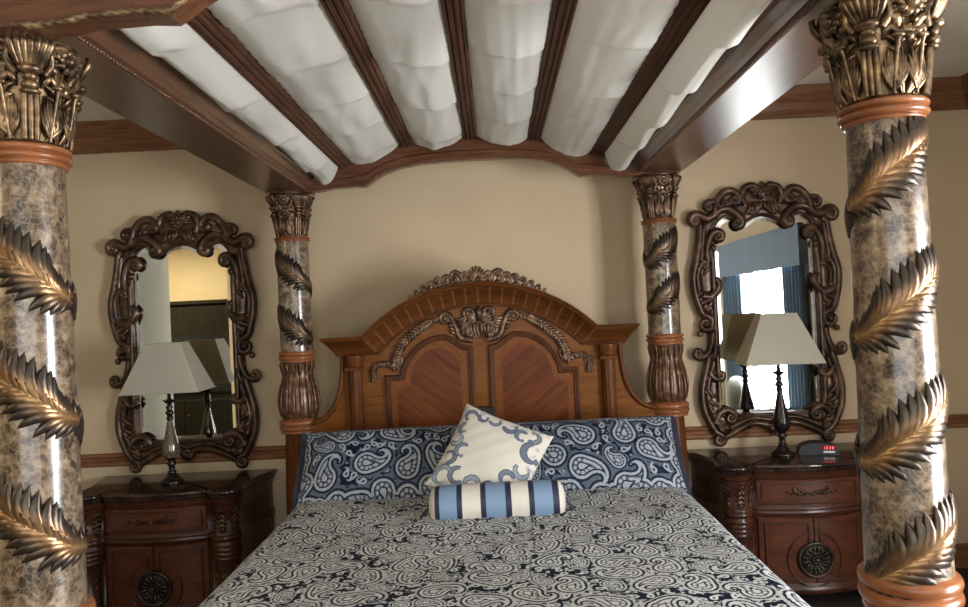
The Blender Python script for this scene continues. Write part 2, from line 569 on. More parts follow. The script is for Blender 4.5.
def fern(m, pts, half, nb, w_, ang=42, h=0.004, rib=0.006, up=0.012, curve=0.12, g0=1.0, g1=0.0, tip=True, h_end=None, prof=None, ah=.55):
    """acanthus leaf: a mid rib with overlapping lobes that point towards the tip"""
    ax = cr(pts, 10)
    n = len(ax)
    for sgn in (1, -1):
        for k in range(nb):
            t = (k + 0.3) / nb
            i = min(n - 2, int(t * (n - 1)))
            T = unit(ax[i + 1] - ax[i])
            N = np.array((-T[1], T[0])) * sgn
            ln = half * (prof(t) if prof else (0.62 + 0.75 * math.sin(PI * (0.12 + 0.8 * t))))
            a = math.radians(ang * (1.15 - 0.5 * t))
            d = T * math.cos(a) + N * math.sin(a)
            hh = h if h_end is None else h + (h_end - h) * t
            blade(m, ax[i], ax[i] + d * ln, w_ * (0.75 + 0.5 * math.sin(PI * t)), hh + 0.003, hh, -curve * sgn, up=up, g0=g0, g1=g1, ah=ah)
    rr = [rib * (1 - 0.8 * i / (n - 1)) for i in range(n)]
    m.tube([(p[0], -((h if h_end is None else h + (h_end - h) * i / (n - 1)) + up * 0.75), p[1]) for i, p in enumerate(ax)], rr, 6, 1, (0, 1, 0), attr=[g0 * 0.9] * n)
    if tip:
        T = unit(ax[-1] - ax[-3])
        blade(m, ax[-1] - T * half * 0.2, ax[-1] + T * half * 0.75, w_, h if h_end is None else h_end, h if h_end is None else h_end, up=up, g0=g0, g1=g1)
    return m

def mirrored(m, start):
    """adds the mirror image in x of everything added since vertex index start"""
    vs, n = m.v[start[0]:], len(m.v) - start[0]
    off = len(m.v) - start[0]
    fs = m.f[start[1]:]
    m.f += [tuple(i + off for i in q[::-1]) for q in fs]
    m.sm += m.sm[start[1]:]
    m.a += m.a[start[0]:]
    m.v += [(-x, y, z) for x, y, z in vs]
    return m
def mark(m):
    return (len(m.v), len(m.f))

rng = np.random.RandomState(7)
def wob(x, y, seed=0):
    r_ = np.random.RandomState(seed)
    s_ = 0
    for k in range(5):
        a, b, c = r_.uniform(-1, 1), r_.uniform(-1, 1), r_.uniform(0, 6.28)
        s_ = s_ + np.sin((x * a + y * b) * (1.5 + 1.1 * k) + c) / (1 + 0.6 * k)
    return s_ / 2.2

# ------------------------------------------------------------------ room
XL, XR, YB, YR, ZC = -3.05, 3.02, 4.43, -2.3, 2.93
def room():
    m = MB(); m.box(-6.0, XR + .15, YR - .15, YB + .15, -0.12, 0)
    struct(m.build('floor', MT['floor']))
    m = MB(); m.box(-6.0, XR + .15, YR - .15, YB + .15, ZC, ZC + .12)
    struct(m.build('ceiling', MT['ceiling']))
    m = MB(); m.box(XL - .14, XR + .15, YB, YB + .15, 0, ZC)
    struct(m.build('wall_back', MT['wall']))
    m = MB(); m.box(XL - .14, XL, 1.8, YB, 0, ZC)
    struct(m.build('wall_left', MT['sage']))
    m = MB(); m.box(-6.0, XL - .14, 3.0, 3.15, 0, ZC); m.box(-6.15, -6.0, YR, 3.15, 0, ZC)
    struct(m.build('wall_alcove', MT['yellow']))
    # rear wall; its unseen window is added to carry the fill light
    rx0, rx1, rz0, rz1 = -2.0, 2.4, 0.5, 2.5
    m = MB()
    m.box(-6.0, rx0, YR - .15, YR, 0, ZC); m.box(rx1, XR + .15, YR - .15, YR, 0, ZC)
    m.box(rx0, rx1, YR - .15, YR, 0, rz0); m.box(rx0, rx1, YR - .15, YR, rz1, ZC)
    struct(m.build('wall_rear', MT['yellow']))
    m = MB()
    for x in (rx0, rx0 + 1.08, rx0 + 2.17, rx0 + 3.26, rx1 - .06):
        m.box(x, x + .06, YR - .1, YR + .02, rz0, rz1)
    for z in (rz0, rz1 - .06):
        m.box(rx0, rx1, YR - .1, YR + .02, z, z + .06)
    wf = struct(m.build('added_rear_window', MT['white']))
    m = MB(); m.box(rx0, rx1, YR - .06, YR - .054, rz0, rz1)
    m.build('pane', MT['glass'], wf)
    # right wall with its window
    wy0, wy1, wz0, wz1 = 0.0, 1.95, 0.35, 2.2
    m = MB()
    m.box(XR, XR + .15, YR, wy0, 0, ZC); m.box(XR, XR + .15, wy1, YB, 0, ZC)
    m.box(XR, XR + .15, wy0, wy1, 0, wz0); m.box(XR, XR + .15, wy0, wy1, wz1, ZC)
    struct(m.build('wall_right', MT['wall']))
    m = MB()
    for y in (wy0, (wy0 + wy1) / 2 - .03, wy1 - .06):
        m.box(XR - .02, XR + .1, y, y + .06, wz0, wz1)
    for z in (wz0, 1.27, wz1 - .06):
        m.box(XR - .02, XR + .1, wy0, wy1, z, z + .045)
    wf = struct(m.build('window_1', MT['white']))
    m = MB(); m.box(XR + .05, XR + .056, wy0, wy1, wz0, wz1)
    m.build('pane', MT['glass'], wf)
    # crown moulding, chair rail, baseboard: profile (z, depth from the wall)
    def run(name, prof, mat):
        m = MB()
        for (ax, ay, bx, by, nx, ny) in ((XL, YB, XR, YB, 0, -1), (XR, YB, XR, YR, -1, 0), (XL, 1.8, XL, YB, 1, 0)):
            P = []
            for (x, y) in ((ax, ay), (bx, by)):
                P.append([(x + nx * d, y + ny * d, z) for z, d in prof])
            if name == 'trim_2' and nx == 1: continue
            if name == 'trim_2' and nx == -1:
                P2 = [[(XR - d, y, z) for z, d in prof] for y in (YB, 2.3)]
                m.grid(P2, smooth=False)
                continue
            m.grid(P, smooth=False)
        struct(m.build(name, mat))
    run('trim_1', [(2.755, 0), (2.755, .012), (2.775, .016), (2.79, .03), (2.84, .05), (2.88, .085), (2.90, .09), (2.93, .10)], MT['trim'])
    run('trim_2', [(0.835, 0), (0.835, .012), (0.845, .022), (0.862, .022), (0.868, .012), (0.885, .014), (0.895, .028), (0.91, .03), (0.915, .02), (0.915, 0)], MT['trim'])
    run('baseboard_back', [(0.0, .018), (0.12, .018), (0.14, .01), (0.14, 0)], MT['trim'])
room()

# window dressing on the right wall
def folds(m, y0, y1, z0, z1, x, amp, nf, tie=0.0):
    P = []
    n = nf * 8
    for j in range(13):
        t = j / 12
        row = []
        for i in range(n + 1):
            s_ = i / n
            squeeze = 1 - tie * math.sin(PI * min(1, t * 1.0)) * 0.5
            row.append((x - amp * (1 + math.sin(s_ * nf * 2 * PI + 0.4 * math.sin(7 * s_))) * 0.5, y0 + (y1 - y0) * (s_ * squeeze), z1 + (z0 - z1) * t))
        P.append(row)
    m.grid(P)
    m2 = [[(p[0] - 0.006, p[1], p[2]) for p in row] for row in P]
    m.grid(m2)
v = MB()
folds(v, -0.30, 2.12, 1.97, 2.36, XR - .10, 0.003, 7)
v.box(XR - .11, XR - .005, -0.30, -0.285, 1.97, 2.36); v.box(XR - .11, XR - .005, 2.105, 2.12, 1.97, 2.36); v.box(XR - .11, XR - .005, -0.30, 2.12, 2.345, 2.36)
tag(v.build('valance', MT['valance'], recalc=False), 'slate blue box valance across the top of the bright window', 'valance')
for (y0, y1, lab) in ((-0.25, 0.38, 'long blue curtain on the far side of the window, beside the pale armchair'), (1.62, 2.06, 'long dark blue curtain on the near side of the window')):
    c = MB(); folds(c, y0, y1, 0.02, 2.0, XR - .03, 0.05, 6)
    tag(c.build('curtain', MT['curtain'], recalc=False), lab, 'curtain', 'curtains at the window')

# ------------------------------------------------------------------ bed
BED = thing('canopy_bed', 'carved four poster canopy bed with marble posts and arched wooden headboard', 'bed', (0, 3.0, 0))
OFF = (0, 3.0, 0)
def bedpart(m, name, mat, parent=None, recalc=True, attr=None):
    return m.build(name, mat, parent or BED, recalc, attr, OFF)

PX, PYF, PYB = 1.045, 1.765, 4.13
def shaft_r(z):
    return 0.0820 + 0.0130 * max(0.0, min(1.0, (2.05 - z) / 1.05))

def leaf_mesh(sgn, name, R=0.1):
    """gilded leaf climbing round the shaft: local angle from -95 to +95 degrees about the facing direction (-y)"""
    m = MB()
    def mp(x, y, z):
        a = -PI / 2 + x / R
        r_ = R + 0.001 - y
        return (r_ * math.cos(a), r_ * math.sin(a), z)
    m.map = mp
    L = R * math.radians(78)
    pts = [(-L * sgn, -0.085), (-0.55 * L * sgn, -0.062), (0, 0.0), (0.55 * L * sgn, 0.062), (1.0 * L * sgn, 0.105)]
    fern(m, pts, 0.100, 17, 0.0150, 42, -0.001, 0.0035, 0.004, 0.17, 0.85, -0.35, ah=.40,
         prof=lambda t: 0.45 + 1.0 * math.sin(PI * min(1, .06 + .80 * t)) ** .8)
    me = m.build(name, MT['leaf'], None, True, 'gold')
    return me

def capital(m):
    def bell(z):
        return 0.096 + 0.012 * (z / .27) + 0.022 * (max(0, z - .10) / .17) ** 1.5
    def at(th, W=0.115):
        def mp(x, y, z):
            a = th + x / W
            r_ = bell(max(0, min(.27, z))) - y
            return (r_ * math.cos(a), r_ * math.sin(a), z)
        m.map = mp
    m.lathe([(bell(0.27 * k / 10), 0.27 * k / 10) for k in range(11)], seg=32)
    m.lathe([(0.128, 0.262), (0.134, 0.268), (0.134, 0.276), (0.128, 0.279)], seg=32)
    for k in range(4):
        th = k * PI / 2 + PI / 4
        at(th)
        # fluted tongue with two bulbs on each corner
        for q in (-0.015, 0, 0.015):
            m.tube([(q, -.010, 0.0), (q, -.016, 0.06), (q * .9, -.020, 0.118)], [0.0085, .0085, .008], 8)
        m.ball((0, -0.024, 0.122), 0.024, 0.016, 0.009)
        m.ball((0, -0.024, 0.138), 0.020, 0.017, 0.015)
        m.ball((0, -0.022, 0.160), 0.017, 0.014, 0.012)
        m.ball((0, -0.028, 0.178), 0.026, 0.020, 0.014)
        # ruffled crest curling outwards above the bulbs
        for j in range(-3, 4):
            q = j * 0.010
            m.tube([(q * .7, -0.016, 0.186), (q, -0.028, 0.212), (q * 1.15, -0.040, 0.236), (q * 1.2, -0.040, 0.254), (q * 1.1, -0.028, 0.262)],
                   [0.006, 0.0075, 0.008, 0.007, 0.003], 7)
        for s_ in (-1, 1):
            scroll(m, [(0.030 * s_, 0.168), (0.046 * s_, 0.200), (0.040 * s_, 0.236), (0.060 * s_, 0.250)], 0.0095, end=(0.020, -1 * s_), h=0.018, seg=8, ah=1.0)
            # broad acanthus fanning from the foot, its tip curling out
            for j in range(-4, 5):
                f_ = j / 4
                tx, tz = 0.060 + .034 * f_, 0.130 - .052 * f_ * f_ - .004 * abs(j % 2)
                blade(m, ((0.052 - .010 * f_) * s_, 0.0), (tx * s_, tz), 0.0082, 0.0, 0.012, -.10 * f_ * s_, up=.010, n=9)
            m.tube([(0.054 * s_, -.006, 0.0), (0.057 * s_, -.020, 0.07), (0.060 * s_, -.028, 0.125), (0.061 * s_, -.034, 0.140)], [.005, .005, .005, .006], 7)
            m.ball((0.061 * s_, -.030, 0.140), .015, .012, .008)
    for k in range(4):
        at(k * PI / 2)
        for s_ in (-1, 1):
            blade(m, (0.010 * s_, 0.0), (0.030 * s_, 0.085), 0.010, 0.0, .008, -.12 * s_, up=.010)
            blade(m, (0.006 * s_, 0.0), (0.014 * s_, 0.105), 0.009, 0.0, .010, -.1 * s_, up=.012)
            for q in range(4):
                blade(m, (0.020 * s_, 0.085 + .02 * q), ((0.052 + .004 * q) * s_, 0.118 + .028 * q), 0.0095, .002, .012, .18 * s_, up=.010)
                blade(m, (0.058 * s_, 0.140 + .02 * q), ((0.030 - .002 * q) * s_, 0.172 + .022 * q), 0.0085, .004, .012, -.18 * s_, up=.009)
        # shell in the middle of each face
        for j in range(9):
            a = math.radians(-112 + 28 * j)
            blade(m, (0, 0.140), (0.036 * math.sin(a), 0.142 + 0.036 * math.cos(a)), 0.0085, .010, .010, up=.008)
        m.ball((0, -0.018, 0.140), 0.014, 0.012, 0.012)
        # flower and curled leaves at the top
        for j in range(9):
            a = math.radians(40 * j)
            blade(m, (0.006 * math.sin(a), 0.222 + .006 * math.cos(a)), (0.034 * math.sin(a), 0.222 + 0.036 * math.cos(a)), 0.012, .010, .016, .12, up=.010)
        m.ball((0, -0.026, 0.222), 0.017, 0.014, 0.016)
        for s_ in (-1, 1):
            blade(m, (0.02 * s_, 0.165), (0.058 * s_, 0.195), 0.012, .006, .014, .2 * s_, up=.010)
            scroll(m, [(0.014 * s_, 0.182), (0.034 * s_, 0.186), (0.048 * s_, 0.205)], 0.008, end=(0.016, 1 * s_), h=0.014, seg=8)
    m.map = None
    return m

def rings(m, z0, z1, r_):
    """two turned rings with a fine gilded lip below"""
    h = (z1 - z0)
    prof = [(r_ * .92, z0), (r_ * 1.02, z0 + .04 * h), (r_ * 1.02, z0 + .14 * h), (r_ * .97, z0 + .18 * h)]
    for c in (0.38, 0.74):
        for k in range(7):
            a = -PI / 2 + PI * k / 6
            prof.append((r_ * .98 + 0.013 * math.cos(a), z0 + h * (c + 0.17 * math.sin(a))))
    prof += [(r_ * .95, z0 + .95 * h), (r_ * .85, z1)]
    return m.lathe(prof, seg=40)

leafR = leaf_mesh(1, 'gilded_leaf')
leafL = leaf_mesh(-1, 'gilded_leaf')
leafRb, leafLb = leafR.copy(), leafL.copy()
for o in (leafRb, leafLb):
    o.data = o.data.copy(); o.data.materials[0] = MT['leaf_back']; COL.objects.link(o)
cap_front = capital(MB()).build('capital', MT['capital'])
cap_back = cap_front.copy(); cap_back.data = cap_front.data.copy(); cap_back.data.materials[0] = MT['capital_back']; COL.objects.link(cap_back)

def vase(m, z0, z1):
    prof = [(0.088, 0.0), (0.096, .03), (0.106, .14), (0.108, .3), (0.100, .5), (0.086, .68), (0.080, .80), (0.088, .92), (0.094, 1.0)]
    P = [(np.interp(t, [q[1] for q in prof], [q[0] for q in prof]), z0 + (z1 - z0) * t) for t in np.linspace(0, 1, 24)]
    m.lathe(P, seg=96, mod=lambda t, z: 1 + 0.05 * abs(math.sin(8 * t + 0.2)) - .03 * abs(math.cos(16 * t)))
    for k in range(16):
        th = k * PI / 8
        def mp(x, y, z, th=th):
            t = max(0, min(1, (z - z0) / (z1 - z0)))
            r_ = np.interp(t, [q[1] for q in prof], [q[0] for q in prof]) - y
            return (r_ * math.cos(th + x / .1), r_ * math.sin(th + x / .1), z)
        m.map = mp
        H = z1 - z0
        blade(m, (0, z0 + H * .02), (0, z0 + H * (.80 if k % 2 else .72)), 0.0085, .003, .002, up=.006, n=12)
        blade(m, (0, z0 + H * .98), (0, z0 + H * .72), 0.009, .008, .002, up=.004)
    m.map = None
    return m

def lower_post(m, z0, z1):
    P = [(0.085 + 0.012 * math.sin(PI * t), z0 + (z1 - z0) * t) for t in np.linspace(0, 1, 14)]
    m.lathe(P, seg=72, mod=lambda t, z: 1 - 0.06 * abs(math.sin(6 * t)) ** 0.6)
    return m

def post(x, y, side, front):
    z0, z1 = (1.0, 2.06) if front else (1.50, 2.11)
    zc = 2.115 if front else 2.145
    m = MB()
    n = 24
    m.lathe([(shaft_r(z), z) for z in np.linspace(z0 - .01, z1 + .01, n)] if front else [(0.090, z) for z in np.linspace(z0 - .01, z1 + .01, 12)], seg=48)
    p = m.build('post', MT['marble'], BED)
    p.location = (x, y - 3.0, 0)
    def sub(name, mm, mat):
        return mm.build(name, mat, p)
    c = (cap_front if front else cap_back).copy()
    c.name = 'capital'; COL.objects.link(c); c.parent = p
    c.location = (0, 0, zc)
    cs_ = 0.88 if front else 0.80
    c.scale = (cs_, cs_, ((2.362 if front else 2.394) - zc) / 0.279)
    c.rotation_euler = (0, 0, math.radians(6) * side)
    sub('collar', rings(MB(), z1, zc, 0.089 if front else 0.090), MT['ring'])
    if front:
        specs = [(1.935, 0), (1.615, 0), (1.315, 0), (1.035, 0)] if side > 0 else [(1.80, 0), (1.505, 0), (1.195, 0)]
    else:
        specs = [(1.955, 0), (1.70, 0)] if side > 0 else [(1.93, 0), (1.62, 0)]
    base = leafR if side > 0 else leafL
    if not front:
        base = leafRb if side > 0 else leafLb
    face = math.atan2(0 - y, 0.08 - x) + PI / 2      # leaf turned to the foot of the bed, towards the room's middle
    for (z, back) in specs:
        for half in (0, 1):
            lf = base.copy(); lf.name = 'gilded_leaf'
            COL.objects.link(lf); lf.parent = p
            zz = z + (0.155 if half else 0.0)
            if half and (zz > z1 - 0.06 or (front and side < 0 and zz > 1.9)):
                bpy.data.objects.remove(lf); continue
            if zz < z0 + .03: 
                bpy.data.objects.remove(lf); continue
            s_ = (shaft_r(zz) if front else 0.090) / 0.1
            lf.location = (0, 0, zz)
            lf.rotation_euler = (0, 0, face + PI * half)
            lf.scale = (s_ * 1.005, s_ * 1.005, (0.82 if front else 0.8) * (0.8 if half else 1.0))
    if front:
        sub('collar', rings(MB(), 0.90, 1.0, 0.101), MT['ring'])
        sub('vase', vase(MB(), 0.55, 0.90), MT['vase'])
        sub('collar', rings(MB(), 0.48, 0.55, 0.105), MT['ring'])
        sub('lower_shaft', lower_post(MB(), 0.12, 0.48), MT['cherry'])
        mm = MB(); mm.box(-.12, .12, -.12, .12, 0, .12, .012)
        sub('plinth', mm, MT['cherry'])
    else:
        sub('collar', rings(MB(), 1.435, 1.50, 0.094), MT['ring'])
        sub('vase', vase(MB(), 1.115, 1.437), MT['vase'])
        sub('collar', rings(MB(), 1.035, 1.117, 0.104), MT['ring'])
        sub('lower_shaft', lower_post(MB(), 0.12, 1.037), MT['cherry'])
        mm = MB(); mm.box(-.12, .12, -.12, .12, 0, .12, .012)
        sub('plinth', mm, MT['cherry'])
for sx_ in (-1, 1):
    post(sx_ * PX, PYF, sx_, True)
    post(sx_ * PX, PYB, sx_, False)
for o in (leafR, leafL, leafRb, leafLb, cap_front, cap_back):
    bpy.data.objects.remove(o)

# canopy frame
low = [(.95, 2.392), (.90, 2.386), (.84, 2.392), (.78, 2.402), (.66, 2.406), (.60, 2.402), (.575, 2.418), (.53, 2.448), (.485, 2.472), (.40, 2.499), (.287, 2.516), (.15, 2.523), (0, 2.525)]
up_ = [(1.16, 2.47), (.93, 2.47), (.80, 2.495), (.70, 2.534), (.60, 2.572), (.48, 2.612), (.366, 2.638), (.2, 2.653), (0, 2.658)]
def sym(half):
    return half + [(-x, z) for x, z in half[::-1][1:]]
def sample(path, n):
    p = np.array(path, float)
    d = np.concatenate([[0], np.cumsum(np.linalg.norm(np.diff(p, axis=0), axis=1))])
    t = np.linspace(0, d[-1], n)
    return np.stack([np.interp(t, d, p[:, 0]), np.interp(t, d, p[:, 1])], 1)
def zlow(x):
    q = sorted(low); return np.interp(abs(x), [a for a, _ in q], [b for _, b in q])
def zup(x):
    q = sorted(up_); return np.interp(abs(x), [a for a, _ in q], [b for _, b in q])
def crossbeam(y0, y1, front, extra=0.0, dz=0.0):
    m = MB()
    xs = np.unique(np.concatenate([np.linspace(-1.16, 1.16, 117), [s_ * x for x, _ in low for s_ in (1, -1)]]))
    P = []
    for x in xs:
        zl = zlow(x) if abs(x) < .95 else 2.396
        zu = zup(x) + extra
        zl += dz
        h = zu - zl
        P.append([(x, y0, zl), (x, y0, zl + .25 * h), (x, y0 - .006, zl + .3 * h), (x, y0 - .006, zl + .34 * h), (x, y0 + .004, zl + .4 * h), (x, y0 + .004, zl + .78 * h), (x, y0 - .012, zl + .86 * h), (x, y0 - .02, zu - .004), (x, y0, zu), (x, y1, zu), (x, y1, zl)])
    m.grid(P, closed_v=True, smooth=False)
    n = len(P[0])
    m.add(P[0] + P[-1], [tuple(range(n)), tuple(range(2 * n - 1, n - 1, -1))], smooth=False)
    b_ = bedpart(m, 'canopy_beam', MT['beam'])
    m = MB()
    if front:
        # twisted rope along the lower edge of the outer face
        path = sample(sym(low), 420)
        P, N = [], 8
        for i, (x, z) in enumerate(path):
            a = path[min(i + 1, 419)] - path[max(i - 1, 0)]
            nn = unit(np.array((-a[1], a[0])))
            if nn[1] < 0: nn = -nn
            row = []
            for k in range(N):
                t = 2 * PI * k / N
                rr = 0.0070 * (1 + 0.30 * math.sin(i * 1.15 + 2 * t))
                row.append((x + nn[0] * (rr * math.cos(t) + .008), y0 - .003 - rr * math.sin(t), z + dz + nn[1] * (rr * math.cos(t) + .008)))
            P.append(row)
        m.grid(P, closed_v=True)
        bedpart(m, 'rope_trim', MT['rope'], b_)
    else:
        path = sample(sym(low), 200)
        m.tube([(x, y0 - .002, z + .004) for x, z in path], 0.007, 8)
        bedpart(m, 'bead_trim', MT['beam'], b_)
    return b_
crossbeam(PYF - .18, PYF - .12, True, 0.10, -0.059)
crossbeam(4.035, 4.09, False, 0.0, -0.006)
for s_ in (-1, 1):
    m = MB()
    # section (x from the centre line, z): soffit, bead, cove, stepped top
    sec = [(1.165, 2.394), (.935, 2.394), (.927, 2.400), (.930, 2.408), (.922, 2.412), (.915, 2.435), (.898, 2.462), (.888, 2.470), (.888, 2.480), (.874, 2.484), (.866, 2.506), (.874, 2.520), (.95, 2.53), (1.165, 2.53)]
    if s_ < 0: sec = sec[::-1]
    P = [[(s_ * x, y, z) for x, z in sec] for y in (PYF - .125, 2.5, 3.3, 4.245)]
    m.grid(P, closed_v=True, smooth=False)
    rail = bedpart(m, 'canopy_rail', MT['beam_y'])
    m = MB()
    ys = np.arange(PYF - .10, 4.03, .0165)
    for y in ys:
        m.ball((s_ * .930, y, 2.399), 0.0055, 0.0075, 0.0055, 4, 6)
    bedpart(m, 'bead_trim', MT['beam_y'], rail)
SX = [-.70, -.352, 0.0, .352, .70]
SZ = [2.522, 2.618, 2.640, 2.618, 2.522]
for x, z in zip(SX, SZ):
    m = MB()
    tilt = {-.70: .30, -.352: .15, 0.0: 0, .352: -.15, .70: -.30}[x]
    sec = [(-.037, .03), (-.037, -.006), (-.030, -.012), (-.024, -.012), (-.021, -.007), (-.017, -.016), (-.006, -.016), (-.003, -.010), (.003, -.010), (.006, -.016), (.017, -.016), (.021, -.007), (.024, -.012), (.030, -.012), (.037, -.006), (.037, .03)]
    P = []
    for y in (PYF - .13, 4.02):
        row = []
        for a, b_ in sec:
            row.append((x + a * math.cos(tilt) + b_ * math.sin(tilt), y, z - a * -math.sin(tilt) + b_ * math.cos(tilt)))
        P.append(row)
    m.grid(P, closed_v=True, smooth=False)
    bedpart(m, 'canopy_slat', MT['slat'])

# headboard
HY = 4.07
def arc(x0, z0, rise, n=40):
    R = (x0 * x0 + rise * rise) / (2 * rise)
    a = math.asin(x0 / R)
    return [(R * math.sin(t), z0 + rise - R + R * math.cos(t)) for t in np.linspace(-a, a, n)]
lowp = [(-.805, 1.455), (-.72, 1.455), (-.64, 1.455)] + arc(.565, 1.458, .245, 44) + [(.64, 1.455), (.72, 1.455), (.805, 1.455)]
topp = [(-.875, 1.562), (-.80, 1.562), (-.72, 1.562)] + arc(.645, 1.568, .268, 44) + [(.72, 1.562), (.80, 1.562), (.875, 1.562)]
sec = [(0.0, -.03), (0.0, .012), (.03, .022), (.07, .022), (.10, .014), (.13, .016), (.20, .020), (.35, .032), (.52, .052), (.66, .076), (.75, .094), (.78, .098), (.80, .106), (.86, .112), (.90, .110), (.92, .122), (.98, .124), (1.0, .118), (1.0, -.03)]
def cornice_pt(i, t, d):
    a, b_ = np.array(lowp[i]), np.array(topp[i])
    q = a + (b_ - a) * t
    return (q[0], HY - d, q[1])
hb = MB()
# core board: the whole face under the cornice with the concave wings to the posts
wing = [(.775, 1.46), (.778, 1.40), (.785, 1.33), (.80, 1.25), (.83, 1.18), (.87, 1.13), (.92, 1.10), (.97, 1.09)]
outline = [(-.97, .45)] + [(-x, z) for x, z in wing[::-1]] + lowp[3:-3] + wing + [(.97, .45)]
hb.prism(outline, HY, HY + .05)
HB = bedpart(hb, 'headboard', MT['honey'])
m = MB()
m.grid([[cornice_pt(i, t, d) for t, d in sec] for i in range(len(lowp))], smooth=False)
for i in (0, len(lowp) - 1):
    r_ = [cornice_pt(i, t, d) for t, d in sec]
    m.add(r_, [tuple(range(len(r_)))], smooth=False)
    
bedpart(m, 'cornice', MT['cherry_h'], HB)
for j in range(-11, 12):
    m = MB()
    u0 = (len(lowp) - 1) / 2 + j * 2.15
    for du in (-.11, .11):
        u = u0 + du
        if u < 1 or u > len(lowp) - 2: continue
        P = []
        for t, d in [(q[0], q[1]) for q in sec if .13 <= q[0] <= .75]:
            i = int(u); fr = u - i
            a = np.array(cornice_pt(i, t, d + .0015)); b_ = np.array(cornice_pt(min(i + 1, len(lowp) - 1), t, d + .0015))
            q = a + (b_ - a) * fr
            P.append(q)
        m.tube(P, 0.0012, 5)
    if m.v: bedpart(m, 'inlay_line', MT['inlay'], HB)
# wing edge moulding
for s_ in (-1, 1):
    m = MB()
    m.tube([(s_ * x, HY - .006, z) for x, z in [(p[0], p[1]) for p in cr(wing, 5)]], 0.013, 10)
    bedpart(m, 'wing_moulding', MT['cherry'], HB)
    # fluted pilaster
    m = MB()
    m.lathe([(0.040, .55), (0.040, 1.375)], cx=s_ * .705, cy=HY - .012, seg=60, mod=lambda t, z: 1 - 0.09 * abs(math.sin(6 * t)) ** .7)
    m.box(s_ * .705 - .05, s_ * .705 + .05, HY - .066, HY, 1.375, 1.395, .004)
    m.lathe([(0.04, 1.392), (0.048, 1.402), (0.046, 1.412), (0.05, 1.42), (0.056, 1.44), (0.056, 1.457)], cx=s_ * .705, cy=HY - .012, seg=32)
    bedpart(m, 'pilaster', MT['cherry'], HB)
    # arched panel with shoulder step
    pan = [(.53, .62), (.53, 1.325), (.445, 1.325), (.44, 1.36)]
    pan += [(x, z) for x, z in cr([(.435, 1.372), (.40, 1.435), (.34, 1.495), (.27, 1.53), (.20, 1.54)], 5)][1:]
    pan += [(.165, 1.528), (.13, 1.50), (.095, 1.477), (.055, 1.470), (.055, .62)]
    pan = [(s_ * float(x), float(z)) for x, z in pan]
    path = pan if s_ < 0 else pan[::-1]
    m = MB()
    m.sweep2(path, [(-.020, 0), (-.019, .008), (-.012, .014), (-.004, .010), (0, .018), (.008, .018), (.012, .006), (.013, 0)])
    m.v = [(x, y + HY, z) for x, y, z in m.v]
    pm = bedpart(m, 'panel_moulding', MT['dark_mould'], HB)
    m = MB(); m.prism(path, HY - .004, HY + .004)
    bd = bedpart(m, 'panel', MT['burl'], HB)
    inner = [(.475, .62), (.475, 1.255), (.40, 1.28), (.385, 1.36), (.355, 1.42), (.30, 1.462), (.235, 1.478), (.18, 1.462), (.145, 1.43), (.115, 1.40), (.115, .62)]
    m = MB(); m.prism([(s_ * x, z) for x, z in inner], HY - .006, HY + .002)
    bedpart(m, 'veneer_field', MT['diag_l'] if s_ < 0 else MT['diag_r'], bd)
# carved cresting on top of the arch
m = MB()
m.map = lambda x, y, z: (x, HY - .085 + y, z)
for j in range(9):
    a = math.radians(-96 + 24 * j)
    blade(m, (0, 1.838), (0.052 * math.sin(a), 1.858 + 0.060 * math.cos(a)), .0115, .012, .012, up=.012, ah=.8)
    m.ball((0.047 * math.sin(a), -.014, 1.858 + 0.055 * math.cos(a)), .0095, .010, .0095)
m.ball((0, -.02, 1.846), .014, .012, .012)
st = mark(m)
top_arc = lambda x: 1.568 + .268 - .910 + math.sqrt(max(0, .910 ** 2 - x * x))
for k, (x, s_, R) in enumerate([(-.055, 1, .026), (-.105, 1, .032), (-.155, -1, .026), (-.20, 1, .025), (-.245, 1, .021), (-.29, -1, .018), (-.33, 1, .014), (-.365, 1, .010)]):
    z = top_arc(x); R *= .88
    scroll(m, [(x + R * 1.2, z + .004), (x + R * .6, z + R * 1.5), (x - R * .1, z + R * 2.1)], R * .42, end=(R * .75, 1), h=.014, seg=8)
    for q in (-.8, 0, .8):
        blade(m, (x + q * R * .4, z + .002), (x - R * (.6 + .3 * q), z + R * (1.4 - .5 * abs(q))), R * .30, .006, .022, .15, up=.012)
    m.ball((x - R, -.012, z + R * .35), R * .6, R * .5, R * .5)
mirrored(m, st)
bedpart(m, 'carved_cresting', MT['crest'], HB)
# carved cartouche and garlands on the frieze
m = MB()
m.map = lambda x, y, z: (x, HY + y, z)
st = mark(m)
scroll(m, [(-.03, 1.535), (-.085, 1.55), (-.105, 1.60), (-.125, 1.645)], .011, end=(.026, 1), h=.012)
scroll(m, [(-.018, 1.645), (-.03, 1.67), (-.05, 1.672)], .009, end=(.018, 1), h=.012)
scroll(m, [(-.012, 1.575), (-.022, 1.605), (-.045, 1.612), (-.068, 1.595)], .009, end=(.022, 1), h=.012, seg=8)
for q in range(6):
    a = math.radians(15 + q * 24)
    blade(m, (-.035, 1.575), (-.035 - .045 * math.sin(a), 1.575 - .036 * math.cos(a)), .008, .01, .008, up=.012)
for q in range(4):
    blade(m, (-.012 * q, 1.545), (-.016 * q - .005, 1.62), .008, .008, .012, .1, up=.01)
blade(m, (0, 1.62), (0, 1.69), .014, .01, .012, up=.012)
